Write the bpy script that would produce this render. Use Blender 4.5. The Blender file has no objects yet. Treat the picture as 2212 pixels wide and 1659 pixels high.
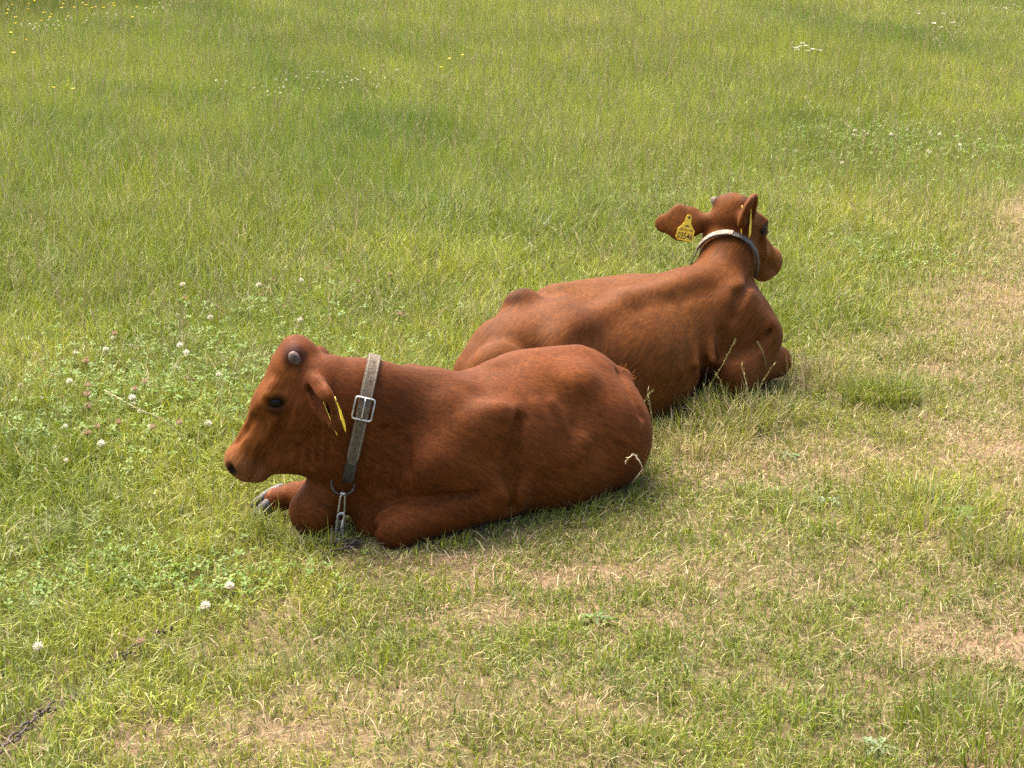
import bpy, bmesh, math, random
import numpy as np
from mathutils import Vector, Matrix

random.seed(7)
rng = np.random.default_rng(7)
R = math.radians

# ---------------------------------------------------------------- camera, sky, sun, exposure
scene = bpy.context.scene
col = scene.collection
CAM_H, PITCH, FOC = 1.78, R(17.4), 3700.0 / 2212.0
cam_data = bpy.data.cameras.new('camera')
cam_data.sensor_width = 36.0
cam_data.lens = 36.0 * FOC
cam_data.clip_start = 0.05
cam_data.clip_end = 1000.0
cam = bpy.data.objects.new('camera', cam_data)
col.objects.link(cam)
cam.location = (0, 0, CAM_H)
cam.rotation_euler = (math.pi / 2 - PITCH, 0, 0)
scene.camera = cam

SUN_EL, SUN_AZ = R(62), R(-40)          # azimuth clockwise from +Y: the sun stands behind and left
world = bpy.data.worlds.new('World')
scene.world = world
world.use_nodes = True
wn = world.node_tree.nodes
wl = world.node_tree.links
sky = wn.new('ShaderNodeTexSky')
sky.sky_type = 'NISHITA'
sky.sun_disc = False
sky.sun_elevation = SUN_EL
sky.sun_rotation = SUN_AZ
sky.air_density = 1.0
sky.dust_density = 9.0
sky.ozone_density = 0.6
wn['Background'].inputs['Strength'].default_value = 0.15
wl.new(sky.outputs[0], wn['Background'].inputs['Color'])
sun_data = bpy.data.lights.new('sun', 'SUN')
sun_data.energy = 1.3
sun_data.angle = R(38)
sun_data.color = (1.0, 0.93, 0.80)
sun = bpy.data.objects.new('sun', sun_data)
col.objects.link(sun)
sdir = Vector((math.sin(SUN_AZ) * math.cos(SUN_EL), math.cos(SUN_AZ) * math.cos(SUN_EL), math.sin(SUN_EL)))
sun.rotation_euler = (-sdir).to_track_quat('-Z', 'Y').to_euler()
scene.view_settings.view_transform = 'Standard'
scene.view_settings.look = 'None'
scene.view_settings.exposure = 2.0
scene.view_settings.gamma = 1.0
scene.view_settings.use_curve_mapping = False
scene.render.engine = 'CYCLES'
scene.cycles.max_bounces = 5
scene.cycles.use_denoising = False
scene.cycles.sample_clamp_indirect = 4.0
scene.cycles.filter_width = 1.5
scene.cycles.transparent_max_bounces = 6


# ---------------------------------------------------------------- helpers
def W(px, py, Y):                         # world point on the line of sight through picture point (px, py), Y metres away
    a = math.atan((py - 829.5) / 3700.0) + PITCH
    z = CAM_H - Y * math.tan(a)
    t = Y * math.cos(PITCH) + (CAM_H - z) * math.sin(PITCH)
    return ((px - 1106) / 3700.0 * t, Y, z)


def G(px, py, z=0.0):                     # world point at height z seen at (px, py)
    a = math.atan((py - 829.5) / 3700.0) + PITCH
    return W(px, py, (CAM_H - z) / math.tan(a))


def tag(o, label=None, cat=None, group=None, kind=None):
    if label: o['label'] = label
    if cat: o['category'] = cat
    if group: o['group'] = group
    if kind: o['kind'] = kind
    return o


def empty(name, loc):
    o = bpy.data.objects.new(name, None)
    o.empty_display_size = 0.1
    col.objects.link(o)
    o.location = loc
    return o


def link_mesh(name, me, mat=None, parent=None):
    if mat is not None:
        me.materials.append(mat)
    o = bpy.data.objects.new(name, me)
    col.objects.link(o)
    if parent is not None:
        o.parent = parent
    return o


def np_mesh(name, verts, faces, smooth=False, colors=None, face_n=None):
    """verts (n,3); faces (m,k) index array; colors (n,3) point colours."""
    me = bpy.data.meshes.new(name)
    verts = np.ascontiguousarray(verts, dtype=np.float32)
    k = faces.shape[1]
    m = faces.shape[0]
    me.vertices.add(len(verts))
    me.vertices.foreach_set('co', verts.ravel())
    me.loops.add(m * k)
    me.loops.foreach_set('vertex_index', np.ascontiguousarray(faces, dtype=np.int32).ravel())
    me.polygons.add(m)
    me.polygons.foreach_set('loop_start', np.arange(0, m * k, k, dtype=np.int32))
    me.polygons.foreach_set('use_smooth', np.full(m, smooth, dtype=bool))
    me.update(calc_edges=True)
    if colors is not None:
        c = np.ones((len(verts), 4), dtype=np.float32)
        c[:, :3] = colors
        at = me.attributes.new('tint', 'FLOAT_COLOR', 'POINT')
        at.data.foreach_set('color', c.ravel())
    return me


def material(name, color=(0.5, 0.5, 0.5), rough=0.6, metal=0.0, spec=0.5, attr=None):
    m = bpy.data.materials.new(name)
    m.use_nodes = True
    b = m.node_tree.nodes['Principled BSDF']
    b.inputs['Base Color'].default_value = (*color, 1)
    b.inputs['Roughness'].default_value = rough
    b.inputs['Metallic'].default_value = metal
    b.inputs['Specular IOR Level'].default_value = spec
    if attr:
        a = m.node_tree.nodes.new('ShaderNodeAttribute')
        a.attribute_name = attr
        m.node_tree.links.new(a.outputs['Color'], b.inputs['Base Color'])
    return m


def noisy(m, scale, c1, c2, bump=0.0, bscale=None, detail=4.0, stretch=None):
    """two-colour noise (and bump) on a principled material."""
    nt = m.node_tree
    b = nt.nodes['Principled BSDF']
    tc = nt.nodes.new('ShaderNodeTexCoord')
    mp = nt.nodes.new('ShaderNodeMapping')
    if stretch:
        mp.inputs['Scale'].default_value = stretch
    nt.links.new(tc.outputs['Object'], mp.inputs['Vector'])
    n = nt.nodes.new('ShaderNodeTexNoise')
    n.inputs['Scale'].default_value = scale
    n.inputs['Detail'].default_value = detail
    nt.links.new(mp.outputs[0], n.inputs['Vector'])
    r = nt.nodes.new('ShaderNodeValToRGB')
    r.color_ramp.elements[0].position = 0.35
    r.color_ramp.elements[1].position = 0.68
    r.color_ramp.elements[0].color = (*c1, 1)
    r.color_ramp.elements[1].color = (*c2, 1)
    nt.links.new(n.outputs['Fac'], r.inputs['Fac'])
    nt.links.new(r.outputs['Color'], b.inputs['Base Color'])
    if bump:
        n2 = nt.nodes.new('ShaderNodeTexNoise')
        n2.inputs['Scale'].default_value = bscale or scale * 4
        n2.inputs['Detail'].default_value = 5
        nt.links.new(mp.outputs[0], n2.inputs['Vector'])
        bp = nt.nodes.new('ShaderNodeBump')
        bp.inputs['Strength'].default_value = bump
        bp.inputs['Distance'].default_value = 0.01
        nt.links.new(n2.outputs['Fac'], bp.inputs['Height'])
        nt.links.new(bp.outputs['Normal'], b.inputs['Normal'])
    return m


def tube_mesh(name, pts, radii, n=8, closed=False):
    """a round tube along a polyline."""
    pts = [Vector(p) for p in pts]
    if not hasattr(radii, '__len__'):
        radii = [radii] * len(pts)
    bm = bmesh.new()
    rings = []
    N = len(pts)
    prev = None
    for i, p in enumerate(pts):
        if closed:
            t = (pts[(i + 1) % N] - pts[i - 1]).normalized()
        else:
            t = (pts[min(i + 1, N - 1)] - pts[max(i - 1, 0)]).normalized()
        if prev is None:
            ref = Vector((0, 0, 1)) if abs(t.z) < 0.9 else Vector((1, 0, 0))
            s = t.cross(ref).normalized()
        else:
            s = (prev - t * prev.dot(t)).normalized()
        prev = s
        u = t.cross(s)
        rings.append([bm.verts.new(p + (s * math.cos(a) + u * math.sin(a)) * radii[i])
                      for a in [2 * math.pi * j / n for j in range(n)]])
    for i in range(N if closed else N - 1):
        a, b = rings[i], rings[(i + 1) % N]
        off = 0
        if closed and i == N - 1:
            off = min(range(n), key=lambda o: (a[0].co - b[o].co).length)
        for j in range(n):
            bm.faces.new((a[j], a[(j + 1) % n], b[(j + 1 + off) % n], b[(j + off) % n]))
    if not closed:
        bm.faces.new(rings[0][::-1])
        bm.faces.new(rings[-1])
    bmesh.ops.recalc_face_normals(bm, faces=bm.faces)
    for f in bm.faces:
        f.smooth = True
    me = bpy.data.meshes.new(name)
    bm.to_mesh(me)
    bm.free()
    return me


def unit(v):
    v = np.asarray(v, float)
    return v / np.linalg.norm(v)


# smooth value noise in the plane
_LAT = rng.random((256, 256)).astype(np.float32)


def vnoise(x, y):
    xi = np.floor(x).astype(int); yi = np.floor(y).astype(int)
    fx = x - xi; fy = y - yi
    fx = fx * fx * (3 - 2 * fx); fy = fy * fy * (3 - 2 * fy)
    a = _LAT[xi & 255, yi & 255]; b = _LAT[(xi + 1) & 255, yi & 255]
    c = _LAT[xi & 255, (yi + 1) & 255]; d = _LAT[(xi + 1) & 255, (yi + 1) & 255]
    return (a * (1 - fx) + b * fx) * (1 - fy) + (c * (1 - fx) + d * fx) * fy


def fbm(x, y, s, o=3, seed=0):
    v = 0; amp = 1; tot = 0
    for i in range(o):
        v = v + amp * vnoise(x * s + 17.3 * i + seed * 7.1, y * s + 9.7 * i + seed * 3.3)
        tot += amp; amp *= 0.5; s *= 2.1
    return v / tot


def sstep(a, b, x):
    t = np.clip((x - a) / (b - a), 0, 1)
    return t * t * (3 - 2 * t)


def ground_z(x, y):
    return 0.035 * (fbm(x, y, 1.1, 3, 5) - 0.5) + 0.012 * (fbm(x, y, 6.0, 2, 8) - 0.5)


# ---------------------------------------------------------------- sculpting field (signed distance) -> one skin
class Field:
    def __init__(self, lo, hi, h):
        self.lo = np.array(lo, float); self.h = h
        self.n = np.ceil((np.array(hi, float) - self.lo) / h).astype(int) + 1
        self.D = np.full(self.n, 0.5, np.float32)
        self.ax = [(self.lo[i] + h * np.arange(self.n[i])).astype(np.float32) for i in range(3)]

    def _region(self, lo, hi):
        sl = []
        for i in range(3):
            a = int(np.clip(np.floor((lo[i] - self.lo[i]) / self.h), 0, self.n[i]))
            b = int(np.clip(np.ceil((hi[i] - self.lo[i]) / self.h) + 1, 0, self.n[i]))
            sl.append(slice(a, b))
        return tuple(sl)

    def _blend(self, sl, d, k, op):
        D = self.D[sl]
        if op == 'add':
            h = np.clip(0.5 + 0.5 * (D - d) / k, 0, 1)
            self.D[sl] = D * (1 - h) + d * h - k * h * (1 - h)
        else:                                     # carve
            h = np.clip(0.5 - 0.5 * (D + d) / k, 0, 1)
            self.D[sl] = D * (1 - h) - d * h + k * h * (1 - h)

    def limb(self, a, b, ra, rb=None, k=0.03, side=(0, 0, 1), op='add', wa=None, wb=None):
        """tapered capsule with elliptical section: radii (across `side`-perpendicular, along `side`)."""
        a = np.asarray(a, float); b = np.asarray(b, float)
        rb = ra if rb is None else rb
        ra = (ra, ra) if not hasattr(ra, '__len__') else ra
        rb = (rb, rb) if not hasattr(rb, '__len__') else rb
        ab = b - a
        L = np.linalg.norm(ab)
        ax = ab / L
        v = np.asarray(side, float)
        v = unit(v - ax * v.dot(ax))
        u = np.cross(v, ax)
        wa = wa or 0.5 * (ra[0] + ra[1]); wb = wb or 0.5 * (rb[0] + rb[1])
        m = max(*ra, *rb, wa, wb) + k + 0.012
        sl = self._region(np.minimum(a, b) - m, np.maximum(a, b) + m)
        X = self.ax[0][sl[0]][:, None, None] - a[0]
        Y = self.ax[1][sl[1]][None, :, None] - a[1]
        Z = self.ax[2][sl[2]][None, None, :] - a[2]
        s = X * ax[0] + Y * ax[1] + Z * ax[2]
        t = np.clip(s / L, 0, 1)
        w = s - t * L
        uu = X * u[0] + Y * u[1] + Z * u[2]
        vv = X * v[0] + Y * v[1] + Z * v[2]
        ru = ra[0] + (rb[0] - ra[0]) * t
        rv = ra[1] + (rb[1] - ra[1]) * t
        rw = wa + (wb - wa) * t
        A = uu / ru; B = vv / rv; C = w / rw
        k0 = np.sqrt(A * A + B * B + C * C)
        k1 = np.sqrt((A / ru) ** 2 + (B / rv) ** 2 + (C / rw) ** 2) + 1e-6
        d = np.where(k0 < 0.25, (k0 - 1) * np.minimum(np.minimum(ru, rv), rw), k0 * (k0 - 1) / k1)
        self._blend(sl, d, k, op)

    def ball(self, c, r, k=0.03, fwd=(1, 0, 0), up=(0, 0, 1), op='add'):
        """ellipsoid: radii (along fwd, along up, sideways)."""
        r = (r, r, r) if not hasattr(r, '__len__') else r
        f = unit(fwd); u = np.asarray(up, float); u = unit(u - f * u.dot(f)); s = np.cross(u, f)
        c = np.asarray(c, float)
        m = max(r) + k + 0.012
        sl = self._region(c - m, c + m)
        X = self.ax[0][sl[0]][:, None, None] - c[0]
        Y = self.ax[1][sl[1]][None, :, None] - c[1]
        Z = self.ax[2][sl[2]][None, None, :] - c[2]
        A = (X * f[0] + Y * f[1] + Z * f[2]) / r[0]
        B = (X * u[0] + Y * u[1] + Z * u[2]) / r[1]
        C = (X * s[0] + Y * s[1] + Z * s[2]) / r[2]
        k0 = np.sqrt(A * A + B * B + C * C)
        k1 = np.sqrt((A / r[0]) ** 2 + (B / r[1]) ** 2 + (C / r[2]) ** 2) + 1e-6
        d = np.where(k0 < 0.25, (k0 - 1) * min(r), k0 * (k0 - 1) / k1)
        self._blend(sl, d, k, op)

    def sample(self, p):
        q = (np.asarray(p, float) - self.lo) / self.h
        i = np.clip(np.floor(q).astype(int), 0, self.n - 2)
        f = q - i
        v = 0.0
        for dx in (0, 1):
            for dy in (0, 1):
                for dz in (0, 1):
                    wgt = (f[..., 0] if dx else 1 - f[..., 0]) * (f[..., 1] if dy else 1 - f[..., 1]) * (f[..., 2] if dz else 1 - f[..., 2])
                    v = v + wgt * self.D[i[..., 0] + dx, i[..., 1] + dy, i[..., 2] + dz]
        return v

    def cast(self, o, d, far=0.5):
        """last distance along the ray from an inside point at which the skin is met."""
        t = np.arange(0, far, self.h * 0.4)
        v = self.sample(np.asarray(o) + t[:, None] * np.asarray(d))
        out = np.nonzero(v > 0)[0]
        return t[out[0]] if len(out) else far

    def skin(self, relax=3):
        D = self.D
        ins = D < 0
        cnt = np.zeros(np.array(D.shape) - 1, np.int8)
        cor = [(dx, dy, dz) for dx in (0, 1) for dy in (0, 1) for dz in (0, 1)]
        S = np.array(D.shape)
        for (dx, dy, dz) in cor:
            cnt += ins[dx:S[0] - 1 + dx, dy:S[1] - 1 + dy, dz:S[2] - 1 + dz]
        act = np.argwhere((cnt > 0) & (cnt < 8))
        vals = np.stack([D[act[:, 0] + c[0], act[:, 1] + c[1], act[:, 2] + c[2]] for c in cor], 1)
        acc = np.zeros((len(act), 3)); num = np.zeros(len(act))
        for i in range(8):
            for j in range(i + 1, 8):
                if sum(abs(cor[i][q] - cor[j][q]) for q in range(3)) != 1:
                    continue
                va, vb = vals[:, i], vals[:, j]
                m = (va < 0) != (vb < 0)
                t = va[m] / (va[m] - vb[m])
                acc[m] += np.array(cor[i]) + t[:, None] * (np.array(cor[j]) - np.array(cor[i]))
                num[m] += 1
        V = self.lo + self.h * (act + acc / num[:, None])
        idx = np.full(cnt.shape, -1, np.int32)
        idx[act[:, 0], act[:, 1], act[:, 2]] = np.arange(len(act))
        quads = []
        for axn in range(3):
            o = [(1, 2), (2, 0), (0, 1)][axn]
            a = np.take(ins, range(0, S[axn] - 1), axis=axn)
            b = np.take(ins, range(1, S[axn]), axis=axn)
            e = np.argwhere(a != b)
            e = e[(e[:, o[0]] > 0) & (e[:, o[1]] > 0) & (e[:, o[0]] < S[o[0]] - 1) & (e[:, o[1]] < S[o[1]] - 1)]
            flip = ins[e[:, 0], e[:, 1], e[:, 2]]
            q = []
            for (p0, p1) in ((-1, -1), (0, -1), (0, 0), (-1, 0)):
                c = e.copy(); c[:, o[0]] += p0; c[:, o[1]] += p1
                q.append(idx[c[:, 0], c[:, 1], c[:, 2]])
            q = np.stack(q, 1)
            q[~flip] = q[~flip][:, ::-1]
            quads.append(q)
        F = np.concatenate(quads)
        F = F[(F >= 0).all(1)]
        E = np.concatenate([F[:, [0, 1]], F[:, [1, 2]], F[:, [2, 3]], F[:, [3, 0]]])
        for it in range(relax * 2):
            s = np.zeros_like(V); n = np.zeros(len(V))
            for q in range(3):
                s[:, q] = np.bincount(E[:, 0], V[E[:, 1], q], len(V)) + np.bincount(E[:, 1], V[E[:, 0], q], len(V))
            n = np.bincount(E[:, 0], minlength=len(V)) + np.bincount(E[:, 1], minlength=len(V))
            lap = s / np.maximum(n, 1)[:, None] - V
            V = V + (0.55 if it % 2 == 0 else -0.5) * lap
        return V, F


def vertex_normals(V, F):
    n = np.cross(V[F[:, 2]] - V[F[:, 0]], V[F[:, 3]] - V[F[:, 1]])
    N = np.zeros_like(V)
    for j in range(4):
        for q in range(3):
            N[:, q] += np.bincount(F[:, j], n[:, q], len(V))
    return N / (np.linalg.norm(N, axis=1, keepdims=True) + 1e-12)


# ---------------------------------------------------------------- the calves
class Head:
    """head frame: origin on the poll, e1 down the face, e2 out of the forehead, e3 to the animal's left."""
    def __init__(self, poll, e1, left, L):
        self.o = np.array(poll, float)
        self.e1 = unit(e1)
        l = np.asarray(left, float)
        self.e3 = unit(l - self.e1 * l.dot(self.e1))
        self.e2 = np.cross(self.e1, self.e3)
        self.L = L

    def p(self, a, d, s=0.0):
        """a along the face, d depth below it, s to the left (in head lengths)."""
        return self.o + self.L * (a * self.e1 - d * self.e2 + s * self.e3)

    def v(self, a, d, s=0.0):
        return a * self.e1 - d * self.e2 + s * self.e3


def sculpt_head(f, H):
    L = H.L
    kw = dict(fwd=H.e1, up=H.e2)
    # skull, forehead, bridge of the nose, muzzle
    f.ball(H.p(0.13, 0.18), (0.17 * L, 0.175 * L, 0.185 * L), 0.02, **kw)
    f.ball(H.p(0.03, 0.11), (0.085 * L, 0.10 * L, 0.115 * L), 0.025, **kw)
    f.limb(H.p(0.20, 0.165), H.p(0.46, 0.145), (0.19 * L, 0.165 * L), (0.165 * L, 0.145 * L), 0.03, side=H.e2)
    f.limb(H.p(0.46, 0.16), H.p(0.88, 0.13), (0.13 * L, 0.135 * L), (0.115 * L, 0.11 * L), 0.03, side=H.e2)
    f.ball(H.p(0.93, 0.135), (0.105 * L, 0.125 * L, 0.15 * L), 0.025, **kw)
    f.ball(H.p(0.97, 0.20), (0.07 * L, 0.09 * L, 0.125 * L), 0.02, **kw)
    # lower jaw and chin, cheeks
    f.limb(H.p(0.36, 0.40), H.p(0.80, 0.31), (0.125 * L, 0.12 * L), (0.085 * L, 0.085 * L), 0.03, side=H.e2)
    f.ball(H.p(0.92, 0.285), (0.085 * L, 0.065 * L, 0.085 * L), 0.022, **kw)
    f.limb(H.p(0.35, 0.30), H.p(0.66, 0.24), (0.145 * L, 0.17 * L), (0.11 * L, 0.12 * L), 0.03, side=H.e2)
    for s in (-1, 1):
        f.ball(H.p(0.33, 0.37, 0.10 * s), (0.17 * L, 0.13 * L, 0.065 * L), 0.03, **kw)         # masseter
        f.ball(H.p(0.36, 0.075, 0.135 * s), (0.11 * L, 0.055 * L, 0.06 * L), 0.02, **kw)       # brow
        f.limb(H.p(0.50, 0.20, 0.135 * s), H.p(0.68, 0.235, 0.10 * s), 0.035 * L, 0.025 * L, 0.025)  # cheek bone
        f.ball(H.p(0.392, 0.126, 0.197 * s), (0.055 * L, 0.036 * L, 0.036 * L), 0.012, fwd=H.v(-.40, 0.9), up=H.v(-.9, -.4), op='cut')   # socket
        f.limb(H.p(0.372, 0.052, 0.175 * s), H.p(0.318, 0.152, 0.188 * s), 0.022 * L, 0.018 * L, 0.012)  # upper lid
        f.limb(H.p(0.465, 0.095, 0.176 * s), H.p(0.410, 0.205, 0.180 * s), 0.015 * L, 0.015 * L, 0.012)  # lower lid
        f.ball(H.p(0.05, 0.10, 0.13 * s), (0.055 * L, 0.05 * L, 0.055 * L), 0.03, **kw)        # horn base
        f.ball(H.p(0.975, 0.075, 0.105 * s), (0.036 * L, 0.044 * L, 0.028 * L), 0.010, fwd=H.v(1, -0.35, 0.55 * s), up=H.v(0.3, -1, 0.3 * s), op='cut')
        f.limb(H.p(0.975, 0.235, 0.12 * s), H.p(0.78, 0.265, 0.125 * s), 0.012 * L, 0.008 * L, 0.015, op='cut')   # mouth line
        f.ball(H.p(0.60, 0.10, 0.14 * s), (0.10 * L, 0.045 * L, 0.03 * L), 0.03, **kw, op='cut')  # hollow beside the nose
    f.limb(H.p(1.05, 0.235, -0.10), H.p(1.05, 0.235, 0.10), 0.012 * L, 0.012 * L, 0.012, op='cut')


def sculpt_ear(f, H, s, out, cup, length=0.42, width=0.115, droop=None):
    """a cupped leaf-shaped ear: out = direction it points, cup = direction its hollow faces."""
    L = H.L
    base = H.p(0.12, 0.24, 0.15 * s)
    out = unit(out); cup = np.asarray(cup, float); cup = unit(cup - out * cup.dot(out))
    f.limb(base, base + out * 0.13 * L, 0.065 * L, 0.055 * L, 0.03)
    p1 = base + out * length * 0.36 * L
    mid = base + out * length * 0.58 * L
    d2 = out if droop is None else unit(droop)
    tip = mid + d2 * length * 0.22 * L
    f.limb(base + out * 0.11 * L, p1, (0.055 * L, 0.045 * L), (width * .80 * L, 0.042 * L), 0.02, side=cup)
    f.limb(p1, mid, (width * .80 * L, 0.042 * L), (width * L, 0.040 * L), 0.02, side=cup)
    f.limb(mid, tip, (width * L, 0.040 * L), (width * .58 * L, 0.030 * L), 0.02, side=cup, wb=width * .62 * L)
    f.limb(base + out * 0.16 * L + cup * 0.042 * L, mid + d2 * 0.14 * length * L + cup * 0.036 * L,
           (0.035 * L, 0.042 * L), (width * 0.74 * L, 0.038 * L), 0.008, side=cup, op='cut', wb=0.05 * L)
    return mid, d2, cup


M = {}
COAT = np.array([0.084, 0.0226, 0.0040])


def coat_colors(V, N, H, seed, base=COAT):
    """the red coat's own colours: a little noise, lighter muzzle and poll, darker horn bases; also darkens nostrils and eye sockets."""
    n1 = fbm(V[:, 0] + V[:, 2] * 0.7, V[:, 1] - V[:, 2] * 0.5, 5.0, 3, seed)
    n2 = fbm(V[:, 0] * 1.0 + V[:, 2] * 2.0, V[:, 1] + V[:, 2], 22.0, 2, seed + 3)
    c = base[None] * (0.78 + 0.32 * n1 + 0.16 * n2)[:, None]
    c[:, 1] *= 0.93 + 0.16 * n1
    q = (V - H.o) / H.L
    a = q @ H.e1; d = -(q @ H.e2); s = q @ H.e3
    head = (a > -0.05) & (a < 1.15) & (np.abs(s) < 0.3) & (d < 0.45)
    face = head * sstep(0.25, 0.1, d) * sstep(0.02, 0.2, a)
    c = c * (1 + face[:, None] * np.array([0.30, 0.42, 0.25]))
    muz = head * sstep(0.78, 1.0, a)
    c = c * (1 - 0.35 * muz[:, None]) + 0.35 * muz[:, None] * np.array([0.26, 0.115, 0.055])
    for sg in (-1, 1):
        r = np.sqrt((a - 0.05) ** 2 + (d - 0.10) ** 2 + (s - 0.14 * sg) ** 2)
        c *= (1 - 0.6 * sstep(0.11, 0.05, r))[:, None]
        r = np.sqrt((a - 0.985) ** 2 + (d - 0.075) ** 2 + (s - 0.11 * sg) ** 2)
        c *= (1 - 0.92 * sstep(0.062, 0.038, r))[:, None]
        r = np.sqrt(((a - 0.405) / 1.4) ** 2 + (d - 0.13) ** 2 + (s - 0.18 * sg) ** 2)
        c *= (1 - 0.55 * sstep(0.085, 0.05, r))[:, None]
    return np.clip(c, 0.004, 1)


def lathe(name, prof, n=14):
    """profile of (r, z) turned about z."""
    bm = bmesh.new()
    rings = []
    for r_, z in prof:
        rings.append([bm.verts.new((r_ * math.cos(2 * math.pi * j / n), r_ * math.sin(2 * math.pi * j / n), z)) for j in range(n)])
    for a, b in zip(rings, rings[1:]):
        for j in range(n):
            bm.faces.new((a[j], a[(j + 1) % n], b[(j + 1) % n], b[j]))
    bm.faces.new(rings[0][::-1]); bm.faces.new(rings[-1])
    bmesh.ops.recalc_face_normals(bm, faces=bm.faces)
    for f_ in bm.faces: f_.smooth = True
    me = bpy.data.meshes.new(name)
    bm.to_mesh(me); bm.free()
    return me


def frame_matrix(loc, x, z):
    """object matrix with local z along z and local x near x."""
    z = unit(z); x = np.asarray(x, float); x = unit(x - z * x.dot(z)); y = np.cross(z, x)
    m = Matrix.Identity(4)
    for i in range(3):
        m[i][0], m[i][1], m[i][2], m[i][3] = x[i], y[i], z[i], loc[i]
    return m


def head_parts(root, H, loc, sides=(-1, 1)):
    L = H.L
    for s in sides:
        # eyeball
        c = H.p(0.392, 0.128, 0.157 * s)
        me = lathe('eye', [(0.0005, -0.034 * L)] + [(0.043 * L * math.sin(a), -0.043 * L * math.cos(a)) for a in np.linspace(0.6, 3.0, 9)], 18)
        o = link_mesh('eye', me, M['eye'], root)
        o.matrix_local = frame_matrix(c - loc, H.v(-.40, .9), H.v(0.05, 0.0, s))
        o.scale = (1.25, 1.0, 0.9)
        # horn bud
        c = H.p(0.075, 0.125, 0.150 * s)
        me = lathe('horn', [(0.046 * L, 0.0), (0.042 * L, 0.03 * L), (0.036 * L, 0.06 * L), (0.029 * L, 0.085 * L), (0.017 * L, 0.100 * L), (0.002 * L, 0.104 * L)], 14)
        o = link_mesh('horn', me, M['horn'], root)
        o.matrix_local = frame_matrix(c - loc, H.e1, H.v(-.55, -.70, .75 * s))
        tag(o, 'grey blunt horn bud')


def make_tag_mesh():
    """flat ear tag: square plate whose top narrows to a neck; origin at the pin, plate hangs along -y."""
    w, h = 0.031, 0.082
    out = [(-w, -h), (w, -h), (w, -0.043), (0.022, -0.034), (0.012, -0.020), (0.009, 0.004), (0.005, 0.009),
           (-0.005, 0.009), (-0.009, 0.004), (-0.012, -0.020), (-0.022, -0.034), (-w, -0.043)]
    bm = bmesh.new()
    vs = [bm.verts.new((x, y, 0.0008)) for x, y in out]
    f_ = bm.faces.new(vs)
    r = bmesh.ops.extrude_face_region(bm, geom=[f_])
    bmesh.ops.translate(bm, vec=(0, 0, -0.0018), verts=[v for v in r['geom'] if isinstance(v, bmesh.types.BMVert)])
    bmesh.ops.recalc_face_normals(bm, faces=bm.faces)
    bmesh.ops.bevel(bm, geom=[e for e in bm.edges if abs(e.verts[0].co.z - e.verts[1].co.z) > 0.001 and e.verts[0].co.y < -0.07], offset=0.006, segments=3, affect='EDGES')
    me = bpy.data.meshes.new('ear_tag')
    bm.to_mesh(me); bm.free()
    return me


def lettering_mesh(text, size, sx=1.0, bold=0.0):
    cu = bpy.data.curves.new('lettering', 'FONT')
    cu.body = text
    cu.size = size
    cu.align_x = 'CENTER'
    cu.offset = bold
    cu.resolution_u = 3
    o = bpy.data.objects.new('lettering_tmp', cu)
    col.objects.link(o)
    dg = bpy.context.evaluated_depsgraph_get()
    me = bpy.data.meshes.new_from_object(o.evaluated_get(dg))
    bpy.data.objects.remove(o)
    bpy.data.curves.remove(cu)
    for v in me.vertices:
        v.co.x *= sx
        v.co.z = 0
    return me


def ear_tag(root, loc, pin, down, face, label, text=True):
    """a yellow tag at pin; down = direction it hangs, face = direction its printed side looks."""
    o = link_mesh('ear_tag', make_tag_mesh(), M['tag'], root)
    down = unit(down); face = np.asarray(face, float); face = unit(face - down * face.dot(down))
    y = -down; x = np.cross(y, face)
    m = Matrix.Identity(4)
    for i in range(3):
        m[i][0], m[i][1], m[i][2], m[i][3] = x[i], y[i], face[i], pin[i] - loc[i]
    o.matrix_local = m
    tag(o, label)
    pinm = lathe('pin', [(0.0045, 0.0009), (0.0045, 0.002), (0.003, 0.0032), (0.0004, 0.0036)], 10)
    q = link_mesh('pin', pinm, M['tag_print'], o)
    if text:
        for body, size, y0, sx, b in (('03546', 0.0315, -0.0765, 0.70, 0.0003), ('DK 031190', 0.0105, -0.0480, 0.98, 0.00015)):
            t = link_mesh('lettering', lettering_mesh(body, size, sx, b), M['tag_print'], o)
            t.location = (0, y0, 0.0013)
        bm = bmesh.new()                                   # small crown mark above the number
        pts = [(-0.006, 0), (0.006, 0), (0.0075, 0.006), (0.0035, 0.0035), (0, 0.007), (-0.0035, 0.0035), (-0.0075, 0.006)]
        bm.faces.new([bm.verts.new((x_, y_, 0)) for x_, y_ in pts])
        me = bpy.data.meshes.new('printed_mark'); bm.to_mesh(me); bm.free()
        t = link_mesh('printed_mark', me, M['tag_print'], o)
        t.location = (0, -0.0335, 0.0013)
    return o


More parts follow.
